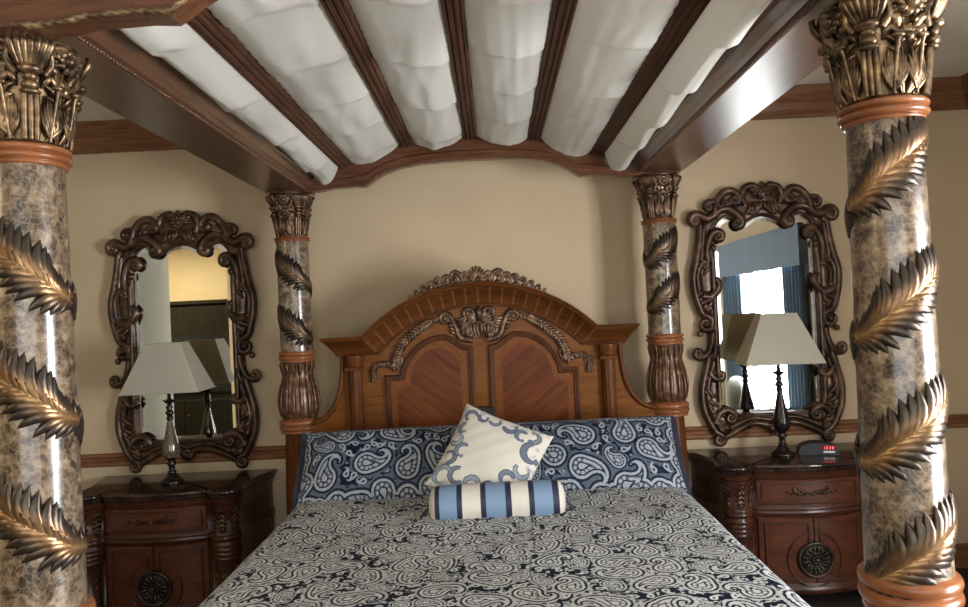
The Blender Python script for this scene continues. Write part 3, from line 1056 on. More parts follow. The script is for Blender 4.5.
for q in range(5):
    a = math.radians(20 + 22 * q)
    blade(m, (-.010, 1.628), (-.010 - .052 * math.sin(a), 1.632 + .046 * math.cos(a)), .009, .006, .010, .15, up=.010)
    blade(m, (-.088 - .006 * q, 1.575 + .014 * q), (-.062 + .004 * q, 1.600 + .012 * q), .008, .004, .010, -.15, up=.010)
    blade(m, (-.100 - .004 * q, 1.570 + .016 * q), (-.128 - .004 * q, 1.585 + .016 * q), .007, .004, .008, .15, up=.009)
CT = 1.28
m.v = [(x * CT, HY + (y - HY) * 1.1, 1.600 + (z - 1.605) * CT) for x, y, z in m.v]
# garland to the side
gp = cr([(-.195, 1.640), (-.245, 1.634), (-.30, 1.612), (-.37, 1.565), (-.43, 1.51), (-.465, 1.45), (-.48, 1.40), (-.52, 1.40), (-.575, 1.40), (-.60, 1.37), (-.602, 1.325)], 8)
m.tube([(p[0], -.008, p[1]) for p in gp], [.008] * len(gp), 7)
for k in range(3, len(gp) - 1, 2):
    T = unit(gp[k + 1] - gp[k]); N = np.array((-T[1], T[0]))
    big = 1.6 if 8 < k < 48 else 1.0
    for s_ in (-1, 1):
        blade(m, gp[k], gp[k] + (T * .026 + N * s_ * .021) * big, .0065 * big, .006, .010, -.2 * s_, up=.010)
    if k % 6 == 3:
        m.ball((gp[k][0], -.016, gp[k][1]), .010, .009, .010)
scroll(m, [(-.455, 1.46), (-.44, 1.42), (-.455, 1.385)], .006, end=(.02, -1), h=.010, seg=7)
scroll(m, [(-.545, 1.395), (-.58, 1.405), (-.605, 1.39)], .007, end=(.02, 1), h=.010, seg=7)
m.ball((-.602, -.008, 1.318), .011, .008, .016)
mirrored(m, st)
bedpart(m, 'carved_garland', MT['crest'], HB)
# bed base, side rails and a low footboard under the bedding
m = MB(); m.box(-.94, .94, 1.86, 4.06, .22, .50, .02)
bedpart(m, 'bed_base', MT['navy'])
for s_ in (-1, 1):
    m = MB(); m.box(s_ * 1.0 - .03, s_ * 1.0 + .03, PYF + .1, PYB - .05, .2, .46, .01)
    bedpart(m, 'side_rail', MT['beam_y'])
m = MB(); m.box(-.95, .95, PYF - .03, PYF + .03, .15, .70, .015)
bedpart(m, 'footboard', MT['beam'])

# ------------------------------------------------------------------ paisley print
def paisley(nx, ny, du, sizes, seed, lite=.5, bg=.38, halo=.78):
    r_ = np.random.RandomState(seed)
    X, Y = np.meshgrid(np.arange(nx) * du, np.arange(ny) * du)
    W, H = nx * du, ny * du
    D = np.full((ny, nx), 1.0)
    V = np.zeros((ny, nx))
    for lev, (R, cnt, gap) in enumerate(sizes):
        for _ in range(cnt):
            cx, cy = r_.uniform(-R * .5, W + R * .5), r_.uniform(-R * .5, H + R * .5)
            a, sg = r_.uniform(0, 2 * PI), r_.choice([-1, 1])
            cu = r_.uniform(.75, 1.35)
            C, p = [], np.array((cx, cy))
            K = 20
            for k in range(K):
                t = k / (K - 1)
                C.append((p[0], p[1], R * (1 - t) ** 1.15 + R * .07))
                p = p + R * (.13 + .13 * t) * np.array((math.cos(a), math.sin(a)))
                a += sg * cu * (.02 + .56 * t * t)
            ok = True
            for (x, y, q) in C[::2]:
                i, j = int(y / du), int(x / du)
                if 0 <= i < ny and 0 <= j < nx and D[i, j] < q + gap * R:
                    ok = False
                    break
            if not ok: continue
            xs = [c[0] for c in C]; ys = [c[1] for c in C]
            mg = R * 1.5
            j0, j1 = max(0, int((min(xs) - mg) / du)), min(nx, int((max(xs) + mg) / du) + 1)
            i0, i1 = max(0, int((min(ys) - mg) / du)), min(ny, int((max(ys) + mg) / du) + 1)
            if j1 <= j0 or i1 <= i0: continue
            x, y = X[i0:i1, j0:j1], Y[i0:i1, j0:j1]
            d = np.full(x.shape, 9.0); s_ = np.zeros(x.shape)
            for k, (a1, b1, q) in enumerate(C):
                dd = np.hypot(x - a1, y - b1) - q
                s_ = np.where(dd < d, k, s_)
                d = np.minimum(d, dd)
            ang = np.arctan2(y - cy, x - cx)
            q = d / R
            u = ang * 8 + s_ * .8
            pet = np.abs(np.sin(u * .5))
            v = np.zeros(x.shape)
            if lev < len(sizes) - 1:
                v = np.where((q > .20) & (q < .30 + .26 * pet), halo, v)
                v = np.where((q <= .0) & (q > -.24), 1.0, v)
                v = np.where((q <= -.36) & (q > -.66), .45 + .5 * (np.sin(u) > -.3), v)
                v = np.where((q <= -.78), .95, v)
            else:
                v = np.where((q <= .0) & (q > -.7), .9, v)
            near = d < D[i0:i1, j0:j1]
            S = V[i0:i1, j0:j1]
            lim = .58 if lev < len(sizes) - 1 else .05
            V[i0:i1, j0:j1] = np.where(near & (q < lim), np.where(q < .20, v, np.maximum(v, S)), S)
            D[i0:i1, j0:j1] = np.minimum(D[i0:i1, j0:j1], d)
    # leafy scrolls between the motifs
    R = sizes[0][0]
    k = 2 * PI / (R * 1.5)
    wx = X + .22 * R * np.sin(Y * k * .7 + 1) + .1 * R * np.sin(Y * k * 2.1)
    wy = Y + .22 * R * np.sin(X * k * .8) + .1 * R * np.sin(X * k * 1.9 + 2)
    T = np.sin(wx * k * 1.1) * np.sin(wy * k * 1.0) + .55 * np.sin(wx * k * 2.2 + wy * k * 1.3)
    far = D > R * .50
    V = np.where(far, np.maximum(V, .85 * (np.abs(T) > bg)), V)
    return V

def np_mesh(name, P, attr, mat, closed=False, parent=None, attr_name='paisley'):
    """mesh from a numpy grid of points (nu, nv, 3)"""
    nu, nv = P.shape[:2]
    me = bpy.data.meshes.new(name)
    idx = np.arange(nu * nv).reshape(nu, nv)
    q = np.stack([idx[:-1, :-1], idx[1:, :-1], idx[1:, 1:], idx[:-1, 1:]], -1).reshape(-1, 4)
    me.vertices.add(nu * nv)
    me.vertices.foreach_set('co', P.reshape(-1).astype(np.float32))
    me.loops.add(q.size)
    me.loops.foreach_set('vertex_index', q.reshape(-1).astype(np.int32))
    me.polygons.add(len(q))
    me.polygons.foreach_set('loop_start', (np.arange(len(q)) * 4).astype(np.int32))
    me.polygons.foreach_set('use_smooth', np.ones(len(q), bool))
    me.update(calc_edges=True)
    if attr is not None:
        at = me.attributes.new(attr_name, 'FLOAT', 'POINT')
        at.data.foreach_set('value', attr.reshape(-1).astype(np.float32))
    me.materials.append(mat)
    o = bpy.data.objects.new(name, me)
    COL.objects.link(o)
    if parent: o.parent = parent
    return o

# comforter: s runs across the bed (with the drops at both sides), t along it
du = 0.0032
nx, ny = int(2.76 / du), int(2.30 / du)
V = paisley(nx, ny, du, [(.041, 3200, .40), (.026, 6000, .40), (.0125, 9000, .60)], 11)
s_ = (np.arange(nx) - (nx - 1) / 2) * du
t_ = 1.84 + np.arange(ny) * du
S, T = np.meshgrid(s_, t_)
half, rad, ztop = .962, .085, .752
a_ = np.abs(S)
flat = half - rad
ang = np.clip((a_ - flat) / rad, 0, PI / 2)
drop = np.maximum(0, a_ - flat - rad * PI / 2)
PXo = .022
flare = .030 * np.sin(T * 9 + np.sign(S)) * np.clip(drop * 3, 0, 1)
PXm = np.sign(S) * (np.minimum(a_, flat) + rad * np.sin(ang) + drop * .06 + flare) + PXo
PZ = ztop - rad * (1 - np.cos(ang)) - drop
PZ += (wob(S * 3.2, T * 3.2, 3) * .008 + wob(S * 9, T * 9, 5) * .0025) * np.cos(ang)
PZ += .010 * np.exp(-((T - 3.55) / .25) ** 2) * np.cos(ang)
foot = np.clip((2.0 - T) / .16, 0, 1)
PZ -= .10 * foot ** 2
cmf = np_mesh('comforter', np.stack([PXm, T, PZ], -1), V, MT['comforter'])
cmf.modifiers.new('thick', 'SOLIDIFY').thickness = 0.02
tag(cmf, 'silver and navy paisley comforter spread over the bed', 'comforter')

# ------------------------------------------------------------------ pillows
def pillow_grid(w_, h_, thick, n, m_, pinch=.06, p=2.4):
    u = np.linspace(-1, 1, n); v = np.linspace(-1, 1, m_)
    U, Vv = np.meshgrid(u, v, indexing='ij')
    k = 1 - pinch * (np.abs(U) ** 2) * (1 - np.abs(Vv) ** 2) * .5
    x = U * w_ / 2 * (1 - pinch * (1 - Vv ** 2) * np.abs(U) ** 3)
    z = Vv * h_ / 2 * (1 - pinch * (1 - U ** 2) * np.abs(Vv) ** 3)
    t = thick * np.power(np.clip(1 - np.abs(U) ** p, 0, 1), .55) * np.power(np.clip(1 - np.abs(Vv) ** p, 0, 1), .55)
    return U, Vv, x, z, t

def sham(x, lean, label, seed, rz):
    w_, h_ = .93, .43
    du = .0029
    n, m_ = int(w_ / du), int(h_ / du)
    U, Vv, px, pz, t = pillow_grid(w_, h_, .095, n, m_, .025)
    pat = paisley(n, m_, du, [(.054, 900, .36), (.034, 1800, .38), (.015, 4000, .58)], seed, bg=.62, halo=.50).T
    t = t + wob(U * 4, Vv * 3, seed) * .006 * (t > .01)
    root = thing('pillow_sham', label, 'pillow', (x, 3.685, .915), 0, 'paisley pillow shams')
    root.rotation_euler = (-lean, 0, rz)
    np_mesh('front_panel', np.stack([px, -t, pz], -1), pat, MT['sham'], parent=root)
    back = np_mesh('back_panel', np.stack([px[::6, ::6], t[::6, ::6] * .9, pz[::6, ::6]], -1)[::-1], None, MT['navy'], parent=root)
    m = MB()
    w2, h2 = w_ / 2, h_ / 2
    o, i_, e = .020, -.01, 0
    rows = []
    for k in range(4):
        q = k / 3
        ring = []
        for (sx_, sz_, ex, ez) in ((-1, -1, 1, -1), (1, -1, 1, 1), (1, 1, -1, 1), (-1, 1, -1, -1)):
            for j in range(16):
                f = j / 16
                X = sx_ + (ex - sx_) * f; Z = sz_ + (ez - sz_) * f
                ex_ = i_ + (o - i_) * q
                ring.append((X * (w2 + ex_), .006 * math.sin(j * 1.1 + X * 3) * q, Z * (h2 + (ex_ * .75 if Z < .9 else ex_ * .15))))
        rows.append(ring)
    m.grid(rows, closed_v=True)
    m.grid([[(a, b_ + .006, c) for a, b_, c in r_] for r_ in rows], closed_v=True)
    m.build('flange', MT['navy'], root, recalc=False)
    return root
LEAN = math.radians(42)
sham(-.462, LEAN, 'navy and silver paisley pillow sham left of the white cushion', 21, .02)
sham(.512, LEAN, 'navy and silver paisley pillow sham right of the white cushion', 34, -.02)

# accent cushion
n = 150
U, Vv, px, pz, t = pillow_grid(.46, .46, .075, n, n, .07, 2.2)
val = np.zeros((n, n))
X, Z = U * .23, Vv * .23
r_ = np.random.RandomState(5)
def crescent(cx, cz, R, a0, a1, wid, v_):
    global val
    R, wid = R * 1.0, wid * 1.2
    d = np.hypot(X - cx, Z - cz)
    a = np.mod(np.arctan2(Z - cz, X - cx) - a0, 2 * PI)
    span = (a1 - a0) % (2 * PI)
    f = np.clip(a / span, 0, 1)
    wdt = wid * np.sin(PI * np.clip(.12 + .88 * f, 0, 1)) ** .8
    on = (a < span) & (np.abs(d - R) < wdt)
    edge = np.abs(np.abs(d - R) - wdt) < .0022
    val = np.where(on, v_, val)
    val = np.where((a < span) & edge & (np.abs(d - R) < wdt + .003), .95, val)
    ex, ez = cx + R * math.cos(a1), cz + R * math.sin(a1)
    val = np.where(np.hypot(X - ex, Z - ez) < wid * .9, v_, val)
for (cx, cz, R, a0, tn, wd, v_) in [
        (-.17, .16, .03, 0.4, 3.8, .009, .75), (-.11, .175, .022, 2.5, 4.2, .008, .8), (-.05, .18, .026, 3.4, 3.6, .007, .7),
        (.03, .175, .03, 3.3, 3.4, .010, .8), (.10, .15, .028, 0.9, 4.2, .009, .75), (.15, .17, .03, 4.2, 3.9, .010, .7),
        (.18, .09, .045, 1.8, 3.8, .014, .8), (.17, -.01, .035, 2.8, 4.0, .010, .55), (.12, -.08, .03, 0.4, 4.1, .010, .75),
        (.17, -.13, .04, 2.0, 4.0, .011, .6), (.06, -.16, .03, 1.2, 4.0, .009, .8), (-.02, -.17, .035, .2, 4.0, .010, .5),
        (-.10, -.15, .035, 1.5, 3.9, .010, .7), (-.17, -.17, .04, .7, 4.3, .011, .5), (-.18, -.08, .03, 4.6, 3.9, .010, .75),
        (-.13, -.03, .03, 1.0, 4.0, .009, .65), (-.19, .02, .028, 3.6, 4.0, .010, .45), (-.18, .085, .024, 1.4, 4.0, .008, .6)]:
    crescent(cx, cz, R, a0, a0 + tn, wd, v_)
edge = np.maximum(np.abs(U), np.abs(Vv))
tint = (np.sin(X * 70 + 2 * np.sin(Z * 55)) * np.sin(Z * 66 + 2 * np.sin(X * 48)) > .25) & (edge > .78)
val = np.where((val == 0) & tint, .32, val)
t = t + wob(U * 3, Vv * 3, 9) * .005 * (t > .01)
ac = thing('accent_cushion', 'white square cushion with grey blue scrolls leaning behind the striped bolster', 'cushion', (.03, 3.405, .965))
ac.rotation_euler = (-math.radians(36), math.radians(27), 0)
ac.rotation_mode = 'XYZ'
ac.matrix_world = Matrix.Translation((.035, 3.425, .968)) @ Matrix.Rotation(-math.radians(36), 4, 'X') @ Matrix.Rotation(math.radians(26), 4, 'Y')
np_mesh('front_panel', np.stack([px, -t, pz], -1), val, MT['accent'], parent=ac)
np_mesh('back_panel', np.stack([px[::5, ::5], t[::5, ::5] * .8, pz[::5, ::5]], -1)[::-1], None, MT['accent'], parent=ac)

# small black case whose top corner shows behind the white cushion
m = MB(); m.box(-.045, .045, -.012, .012, -.10, .10, .010)
dk = m.build('black_case', MT['chrome_black'])
dk.matrix_world = Matrix.Translation((.016, 3.575, 1.105)) @ Matrix.Rotation(-math.radians(24), 4, 'X') @ Matrix.Rotation(math.radians(4), 4, 'Y')
tag(dk, 'small flat black case sticking up behind the white cushion', 'case')

# bolster
bo = thing('bolster_pillow', 'round blue and cream striped bolster pillow with navy bands on the comforter', 'pillow', (.058, 3.215, .822))
bo.rotation_euler = (0, math.radians(-.6), 0)
prof = []
for k in range(9):
    a = PI / 2 * k / 8
    prof.append((.006 + .079 * math.sin(a) ** .8, -.30 + .045 * (1 - math.cos(a))))
prof += [(.0875, -.2), (.0885, -.1), (.0885, 0), (.0885, .1), (.0875, .2)] + [(a, -b_) for a, b_ in prof[::-1]]
m = MB()
m.map = lambda x, y, z: (z, x, y)
m.lathe(prof, seg=40)
m.build('cover', MT['bolster'], bo)
for s2 in (-1, 1):
    m = MB()
    r_ = random.Random(3 + s2)
    for q in range(16):
        a = r_.uniform(-1.6, 1.6)
        L = r_.uniform(.045, .075)
        m.tube([(s2 * .297, 0, 0), (s2 * (.297 + L * .5), .01 * math.sin(a), -.035), (s2 * (.297 + L * .6 * math.cos(a * .5)), L * .6 * math.sin(a), -.082)], [.004, .004, .003], 5)
    m.ball((s2 * .298, 0, 0), .012)
    m.build('tassel', MT['navy'], bo)

# ------------------------------------------------------------------ canopy drapes
lefts = [(-.882, 2.492)] + list(zip(SX, SZ))
rights = list(zip(SX, SZ)) + [(.882, 2.492)]
names = ['white drape panel beside the left canopy rail', 'white drape panel second from the left canopy rail', 'white drape panel just left of the middle slat',
         'white drape panel just right of the middle slat', 'white drape panel second from the right canopy rail', 'white drape panel beside the right canopy rail']
for k in range(6):
    (x0, z0), (x1, z1) = lefts[k], rights[k]
    nu, nv = 150, 30
    Yg = np.linspace(PYF - .11, 3.995, nu)
    v = np.linspace(0, 1, nv)
    YY, VV = np.meshgrid(Yg, v, indexing='ij')
    r_ = np.random.RandomState(40 + k)
    ph = r_.uniform(0, 1)
    # swags: each one sags deeper towards the head end, then tucks up in a fold
    nsw = 4 + (k % 2)
    s_ = (YY - PYF) / (3.995 - PYF)
    warp = s_ * nsw + ph + .10 * np.sin(VV * 3 + k) - .35 * (VV - .5) ** 2 * 2
    fr = warp - np.floor(warp)
    saw = fr ** 1.6 * (1 - np.clip((fr - .90) / .10, 0, 1))
    prof_ = (4 * VV * (1 - VV)) ** .62
    sag = ((.048 if 0 < k < 5 else .092) + (.022 + .03 * r_.uniform(0, 1)) * saw) * prof_
    wr = wob(VV * 3 + k, YY * 4, 60 + k) * .010 + wob(VV * 4 + YY * 3, YY * 3 - VV * 5, 70 + k) * .006 + .003 * np.abs(np.sin(VV * 9 + 2.2 * wob(YY * 5, VV * 3, 80 + k)))
    e0, e1 = (.030 if k else .0), (.030 if k < 5 else .0)
    X_ = x0 + e0 + (x1 - x0 - e0 - e1) * VV
    Z_ = z0 + (z1 - z0) * VV + .018 - sag + wr * prof_
    endd = np.clip((YY - 3.90) / .095, 0, 1)
    Z_ = Z_ - endd ** 1.5 * .012 * prof_
    # gathered edge pleats along the slats
    Z_ += .004 * np.sin(YY * 95 + k) * (np.abs(VV - .5) * 2) ** 6
    o = np_mesh('drape_panel', np.stack([X_, YY, Z_], -1), None, MT['drape'])
    tag(o, names[k], 'drape', 'white drape panels between the canopy slats')

# ------------------------------------------------------------------ nightstands
def ns_front(u):
    return -(0.462 + 0.052 * (1 - (u / .29) ** 2)) if abs(u) <= .29 else -.462
def ns_outline(off=0.0):
    half = []
    for k in range(11):
        u = .29 * k / 10
        half.append((u, ns_front(u)))
    half.append((.305, -.452))
    for k in range(13):
        a = math.radians(200 + (380 - 200) * k / 12)
        half.append((.378 + .068 * math.cos(a), -.455 + .068 * math.sin(a)))
    half += [(.432, -.40), (.428, -.35), (.432, -.28), (.448, -.20), (.472, -.12), (.488, -.06), (.492, -.01)]
    full = [(-x, y) for x, y in half[::-1]] + half[1:]
    p = np.array(full)
    q = []
    n = len(p)
    for i in range(n):
        a = p[min(i + 1, n - 1)] - p[max(i - 1, 0)]
        nn = unit(np.array((a[1], -a[0])))
        if i in (0, n - 1): nn = np.array((-1.0 if i == 0 else 1.0, 0))
        q.append(p[i] + nn * off)
    return q
def ns_loft(m, levels):
    P = []
    for z, off in levels:
        P.append([(x, y, z) for x, y in ns_outline(off)])
    m.grid(P, smooth=True, closed_v=True)
    for row in (P[0], P[-1]):
        n = len(row)
        c = (0, -.2, row[0][2])
        m.add(row + [c], [(k, (k + 1) % n, n) for k in range(n)], smooth=False)
    return m
def ns_panel(m, u0, u1, v0, v1, h, bev=.006, nu=16):
    """a raised panel that follows the bowed front"""
    us = np.linspace(u0, u1, nu)
    secs = [(v0, -.01), (v0, h - bev), (v0 + bev, h), (v1 - bev, h), (v1, h - bev), (v1, -.01)]
    P = [[(u, ns_front(u) - d, z) for z, d in secs] for u in us]
    m.grid(P, closed_v=True, smooth=False)
    n = len(secs)
    m.add(P[0] + P[-1], [tuple(range(n)), tuple(range(2 * n - 1, n - 1, -1))], smooth=False)
    return m
def ns_frame(m, pts, r_=.006, h=.004, closed=True):
    pts = list(pts) + ([pts[0]] if closed else [])
    out = []
    for a, b_ in zip(pts[:-1], pts[1:]):
        for k in range(8):
            t = k / 8
            out.append((a[0] + (b_[0] - a[0]) * t, a[1] + (b_[1] - a[1]) * t))
    out.append(pts[-1])
    m.tube([(u, ns_front(u) - h, z) for u, z in out], r_, 6)

def nightstand(x, label):
    root = thing('nightstand', label, 'nightstand', (x, YB - .012, 0), 0, 'carved nightstands')
    m = MB()
    ns_loft(m, [(.09, .012), (.10, .016), (.125, .016), (.135, 0), (.50, 0), (.508, .008), (.520, .012), (.527, .006), (.535, .010), (.545, .010), (.552, 0), (.70, 0), (.708, .010), (.716, .006), (.724, .016), (.735, .018)])
    m.build('cabinet_body', MT['ns'], root)
    m = MB()
    ns_loft(m, [(.733, .010), (.738, .020), (.746, .026), (.752, .022), (.757, .030), (.770, .034), (.777, .030), (.780, .022)])
    m.build('top', MT['ns_top'], root)
    # drawer
    m = MB(); ns_panel(m, -.275, .275, .562, .692, .010)
    d = m.build('drawer', MT['ns_face'], root)
    m = MB()
    e = .022
    ns_frame(m, [(-.245, .580), (.245, .580), (.252, .60), (.252, .655), (.245, .675), (-.245, .675), (-.252, .655), (-.252, .60)], .0045, .012)
    m.build('drawer_moulding', MT['ns'], d)
    m = MB()
    m.map = lambda a, y, z: (a, ns_front(a) - .012 + y, z)
    st = mark(m)
    scroll(m, [(0, .618), (-.03, .632), (-.062, .622), (-.09, .634)], .0065, end=(.010, -1), h=.008, seg=7)
    for q in range(6):
        blade(m, (-.02 - .02 * q, .626), (-.045 - .018 * q, .626 + (.012 if q % 2 else -.012)), .005, .004, .008, up=.006)
    mirrored(m, st)
    m.map = lambda a, y, z: (a, ns_front(a) - .012 + y, z)
    m.ball((0, -.01, .622), .012, .010, .010)
    m.build('drawer_pull', MT['pull'], d)
    # doors
    for s2 in (-1, 1):
        m = MB()
        ns_panel(m, min(s2 * .004, s2 * .275), max(s2 * .004, s2 * .275), .145, .492, .010)
        d = m.build('door', MT['ns_face'], root)
        m = MB()
        ns_frame(m, [(s2 * .030, .17), (s2 * .245, .17), (s2 * .245, .465), (s2 * .030, .465)], .006, .011)
        m.build('door_moulding', MT['ns'], d)
        m = MB()
        arc_ = [(s2 * .142 * math.sin(a), .272 + .142 * math.cos(a)) for a in np.linspace(.06, PI - .06, 26)]
        m.tube([(u, ns_front(u) - .012, z) for u, z in arc_], .0055, 6)
        m.build('ring_moulding', MT['ns'], d)
    m = MB()
    m.map = lambda a, y, z: (a, ns_front(a) - .012 + y, z + .272)
    for R, q in ((.088, .009), (.068, .005), (.036, .006)):
        m.tube([(R * math.cos(a), -.008, R * math.sin(a)) for a in np.linspace(0, 2 * PI, 37)], q, 8)
    for k in range(16):
        a = 2 * PI * k / 16
        blade(m, (.034 * math.cos(a), .034 * math.sin(a)), (.080 * math.cos(a + .12), .080 * math.sin(a + .12)), .0075, .008, .008, .1, up=.008)
    for k in range(10):
        a = 2 * PI * k / 10
        blade(m, (.008 * math.cos(a), .008 * math.sin(a)), (.034 * math.cos(a), .034 * math.sin(a)), .006, .012, .010, up=.006)
    m.ball((0, -.018, 0), .013, .012, .013)
    P = [[(R * math.cos(a), -.004, R * math.sin(a)) for a in np.linspace(0, 2 * PI, 33)] for R in (.001, .03, .06, .09)]
    m.grid(P)
    m.build('medallion', MT['medal'], root)
    # corner columns
    for s2 in (-1, 1):
        m = MB()
        cx, cy = s2 * .378, -.455
        prof = [(.060, .09), (.075, .10), (.075, .125), (.064, .135), (.058, .15), (.058, .385), (.064, .392)]
        for zc in (.405, .430, .455, .480):
            prof += [(.070 + (.48 - zc) * -.02, zc - .011), (.080 + (zc - .43) * .08, zc), (.070, zc + .011)]
        prof += [(.070, .50), (.062, .555), (.064, .60), (.074, .66), (.082, .69), (.084, .70)]
        m.lathe(prof, cx, cy, 28)
        c_ = m.build('corner_column', MT['ns'], root)
        m = MB()
        def mp(a, y, z, cx=cx, cy=cy):
            th = -PI / 2 + a / .07
            r_ = np.interp(z, [q[1] for q in prof], [q[0] for q in prof]) - y
            return (cx + r_ * math.cos(th), cy + r_ * math.sin(th), z)
        m.map = mp
        for q in (-.075, 0, .075):
            fern(m, [(q, .685), (q, .64), (q, .60), (q, .57)], .036, 5, .0075, 42, .001, .005, .008, .1)
        m.build('carved_leaf', MT['pull'], c_)
        m = MB(); m.map = mp
        for q in (-.075, 0, .075):
            fern(m, [(q, .375), (q, .30), (q, .22), (q, .165)], .034, 6, .0075, 42, .001, .005, .008, .1)
        m.build('carved_leaf', MT['pull'], c_)
        m = MB(); m.lathe([(.03, 0), (.05, .012), (.055, .04), (.045, .07), (.06, .092)], s2 * .378, -.43, 20)
        m.build('foot', MT['ns'], root)
        m = MB(); m.lathe([(.03, 0), (.04, .012), (.045, .04), (.04, .07), (.045, .092)], s2 * .43, -.07, 20)
        m.build('foot', MT['ns'], root)
    return root
NXL, NXR = -1.80, 1.725
nightstand(NXL, 'carved dark wood nightstand left of the bed under the lamp with the glassy base')
nightstand(NXR, 'carved dark wood nightstand right of the bed with the clock radio on top')

# ------------------------------------------------------------------ mirrors
outer = [(0, 2.335), (-.07, 2.33), (-.12, 2.305), (-.16, 2.285), (-.2, 2.265), (-.25, 2.225), (-.30, 2.185), (-.35, 2.14), (-.38, 2.05), (-.392, 1.93), (-.385, 1.83), (-.372, 1.68), (-.355, 1.52), (-.352, 1.36), (-.372, 1.20), (-.385, 1.08), (-.37, .975), (-.325, .925), (-.25, .925), (-.12, .95), (0, .925)]
inner = [(0, 2.163), (-.045, 2.155), (-.08, 2.138), (-.12, 2.118), (-.158, 2.118), (-.188, 2.152), (-.234, 2.164), (-.278, 2.135), (-.297, 2.09), (-.302, 1.98), (-.302, 1.85), (-.302, 1.68), (-.302, 1.52), (-.302, 1.36), (-.302, 1.20), (-.302, 1.08), (-.302, 1.02), (-.29, .99), (-.22, .983), (-.12, .983), (0, .983)]
def mirror(x, label):
    global CH
    CH = 1.25
    root = thing('wall_mirror', label, 'mirror', (x, YB - .008, .781), 0, 'carved mirrors on the nightstands')
    zz = lambda pts: [(a, b_ - .781) for a, b_ in pts]
    m = MB()
    O = zz([tuple(p) for p in cr(outer, 4)]); I = zz([tuple(p) for p in cr(inner, 4)])
    O = O + [(-a, b_) for a, b_ in O[::-1][1:-1]]
    I = I + [(-a, b_) for a, b_ in I[::-1][1:-1]]
    P = []
    for o_, i_ in zip(O, I):
        o_, i_ = np.array(o_), np.array(i_)
        if abs(o_[0]) > .34: o_[0] += math.copysign(.022, o_[0])
        d = i_ - o_
        P.append([(o_[0], 0, o_[1]), (o_[0], -.022, o_[1]), *(((o_ + d * t)[0], -h, (o_ + d * t)[1]) for t, h in ((.12, .032), (.45, .036), (.6, .030), (.72, .040), (.88, .038), (1.0, .022))), (i_[0], 0, i_[1])])
    m.grid(P, closed_u=True, closed_v=True)
    def S(pts): return [(a, b_ - .781) for a, b_ in pts]
    st = mark(m)
    H = .040
    scroll(m, S([(-.405, 2.19), (-.355, 2.165), (-.31, 2.178), (-.27, 2.21), (-.22, 2.217), (-.17, 2.19), (-.135, 2.15)]), .020, end=(.030, -1), start=(.036, 1), h=H)
    scroll(m, S([(-.30, 2.185), (-.288, 2.25), (-.245, 2.308), (-.19, 2.325), (-.148, 2.295)]), .017, end=(.030, -1), h=H + .004)
    scroll(m, S([(-.265, 2.235), (-.30, 2.262), (-.335, 2.262)]), .014, end=(.026, 1), h=H)
    scroll(m, S([(-.105, 2.235), (-.125, 2.285), (-.105, 2.335), (-.06, 2.352)]), .015, h=H, end=(.018, -1))
    for q in range(6):
        a = math.radians(-8 - q * 17)
        blade(m, (0, 2.30 - .781), (.072 * math.sin(a), 2.30 - .781 + .068 * math.cos(a)), .012, H + .004, H - .002, up=.014)
    for q in range(4):
        blade(m, (-.015 - .02 * q, 2.255 - .781), (-.03 - .03 * q, 2.19 - .781 - .006 * q), .012, H, H - .006, .15, up=.014)
    scroll(m, S([(-.01, 2.235), (-.035, 2.20), (-.065, 2.185)]), .011, end=(.018, -1), h=H + .006)
    blade(m, (-.29, 2.215 - .781), (-.235, 2.285 - .781), .014, H, H, -.2, up=.012)
    blade(m, (-.25, 2.235 - .781), (-.20, 2.275 - .781), .012, H, H, -.2, up=.012)
    # inner volute and its tail
    scroll(m, S([(-.352, 1.90), (-.36, 1.97), (-.345, 2.03), (-.318, 2.075), (-.292, 2.084)]), .016, end=(.031, -1), h=H, r_end=.018)
    m.ball((-.318, -H, 1.985 - .781), .020, .018, .024)
    # outer side bands
    scroll(m, S([(-.392, 2.12), (-.405, 2.02), (-.425, 1.92), (-.448, 1.83), (-.446, 1.74), (-.428, 1.66), (-.405, 1.595), (-.365, 1.572)]), .017, end=(.047, -1), h=H - .004)
    scroll(m, S([(-.372, 2.10), (-.385, 2.0), (-.395, 1.92), (-.385, 1.90)]), .012, h=H)
    blade(m, (-.40, 1.93 - .781), (-.345, 2.10 - .781), .015, H - .006, H - .006, .12, up=.010, n=9)
    scroll(m, S([(-.40, 1.70), (-.352, 1.695), (-.31, 1.73), (-.295, 1.775), (-.33, 1.81)]), .024, h=H, r_end=.014)
    scroll(m, S([(-.42, 1.74), (-.425, 1.83), (-.395, 1.895)]), .013, end=(.024, -1), h=H)
    blade(m, (-.41, 1.66 - .781), (-.325, 1.76 - .781), .018, H, H + .004, -.25, up=.012, n=9)
    blade(m, (-.395, 1.62 - .781), (-.345, 1.70 - .781), .014, H, H, -.2, up=.012)
    blade(m, (-.385, 1.82 - .781), (-.325, 1.87 - .781), .014, H - .004, H, .2, up=.012)
    m.ball((-.424, -H + .01, 1.473 - .781), .020, .016, .019)
    scroll(m, S([(-.345, 1.475), (-.358, 1.41), (-.385, 1.352), (-.43, 1.33)]), .018, end=(.028, -1), h=H - .002, r_end=.015)
    blade(m, (-.345, 1.43 - .781), (-.375, 1.29 - .781), .015, H, H, .15, up=.01, n=9)
    # lower bulging bands, leaves and feet
    scroll(m, S([(-.378, 1.335), (-.402, 1.25), (-.428, 1.15), (-.428, 1.04), (-.398, .95), (-.36, .885), (-.325, .864)]), .017, end=(.032, -1), h=H - .004)
    scroll(m, S([(-.352, 1.30), (-.385, 1.20), (-.40, 1.11), (-.385, 1.02), (-.345, .94)]), .014, h=H)
    scroll(m, S([(-.385, 1.245), (-.35, 1.20), (-.315, 1.20)]), .015, end=(.020, 1), h=H + .004)
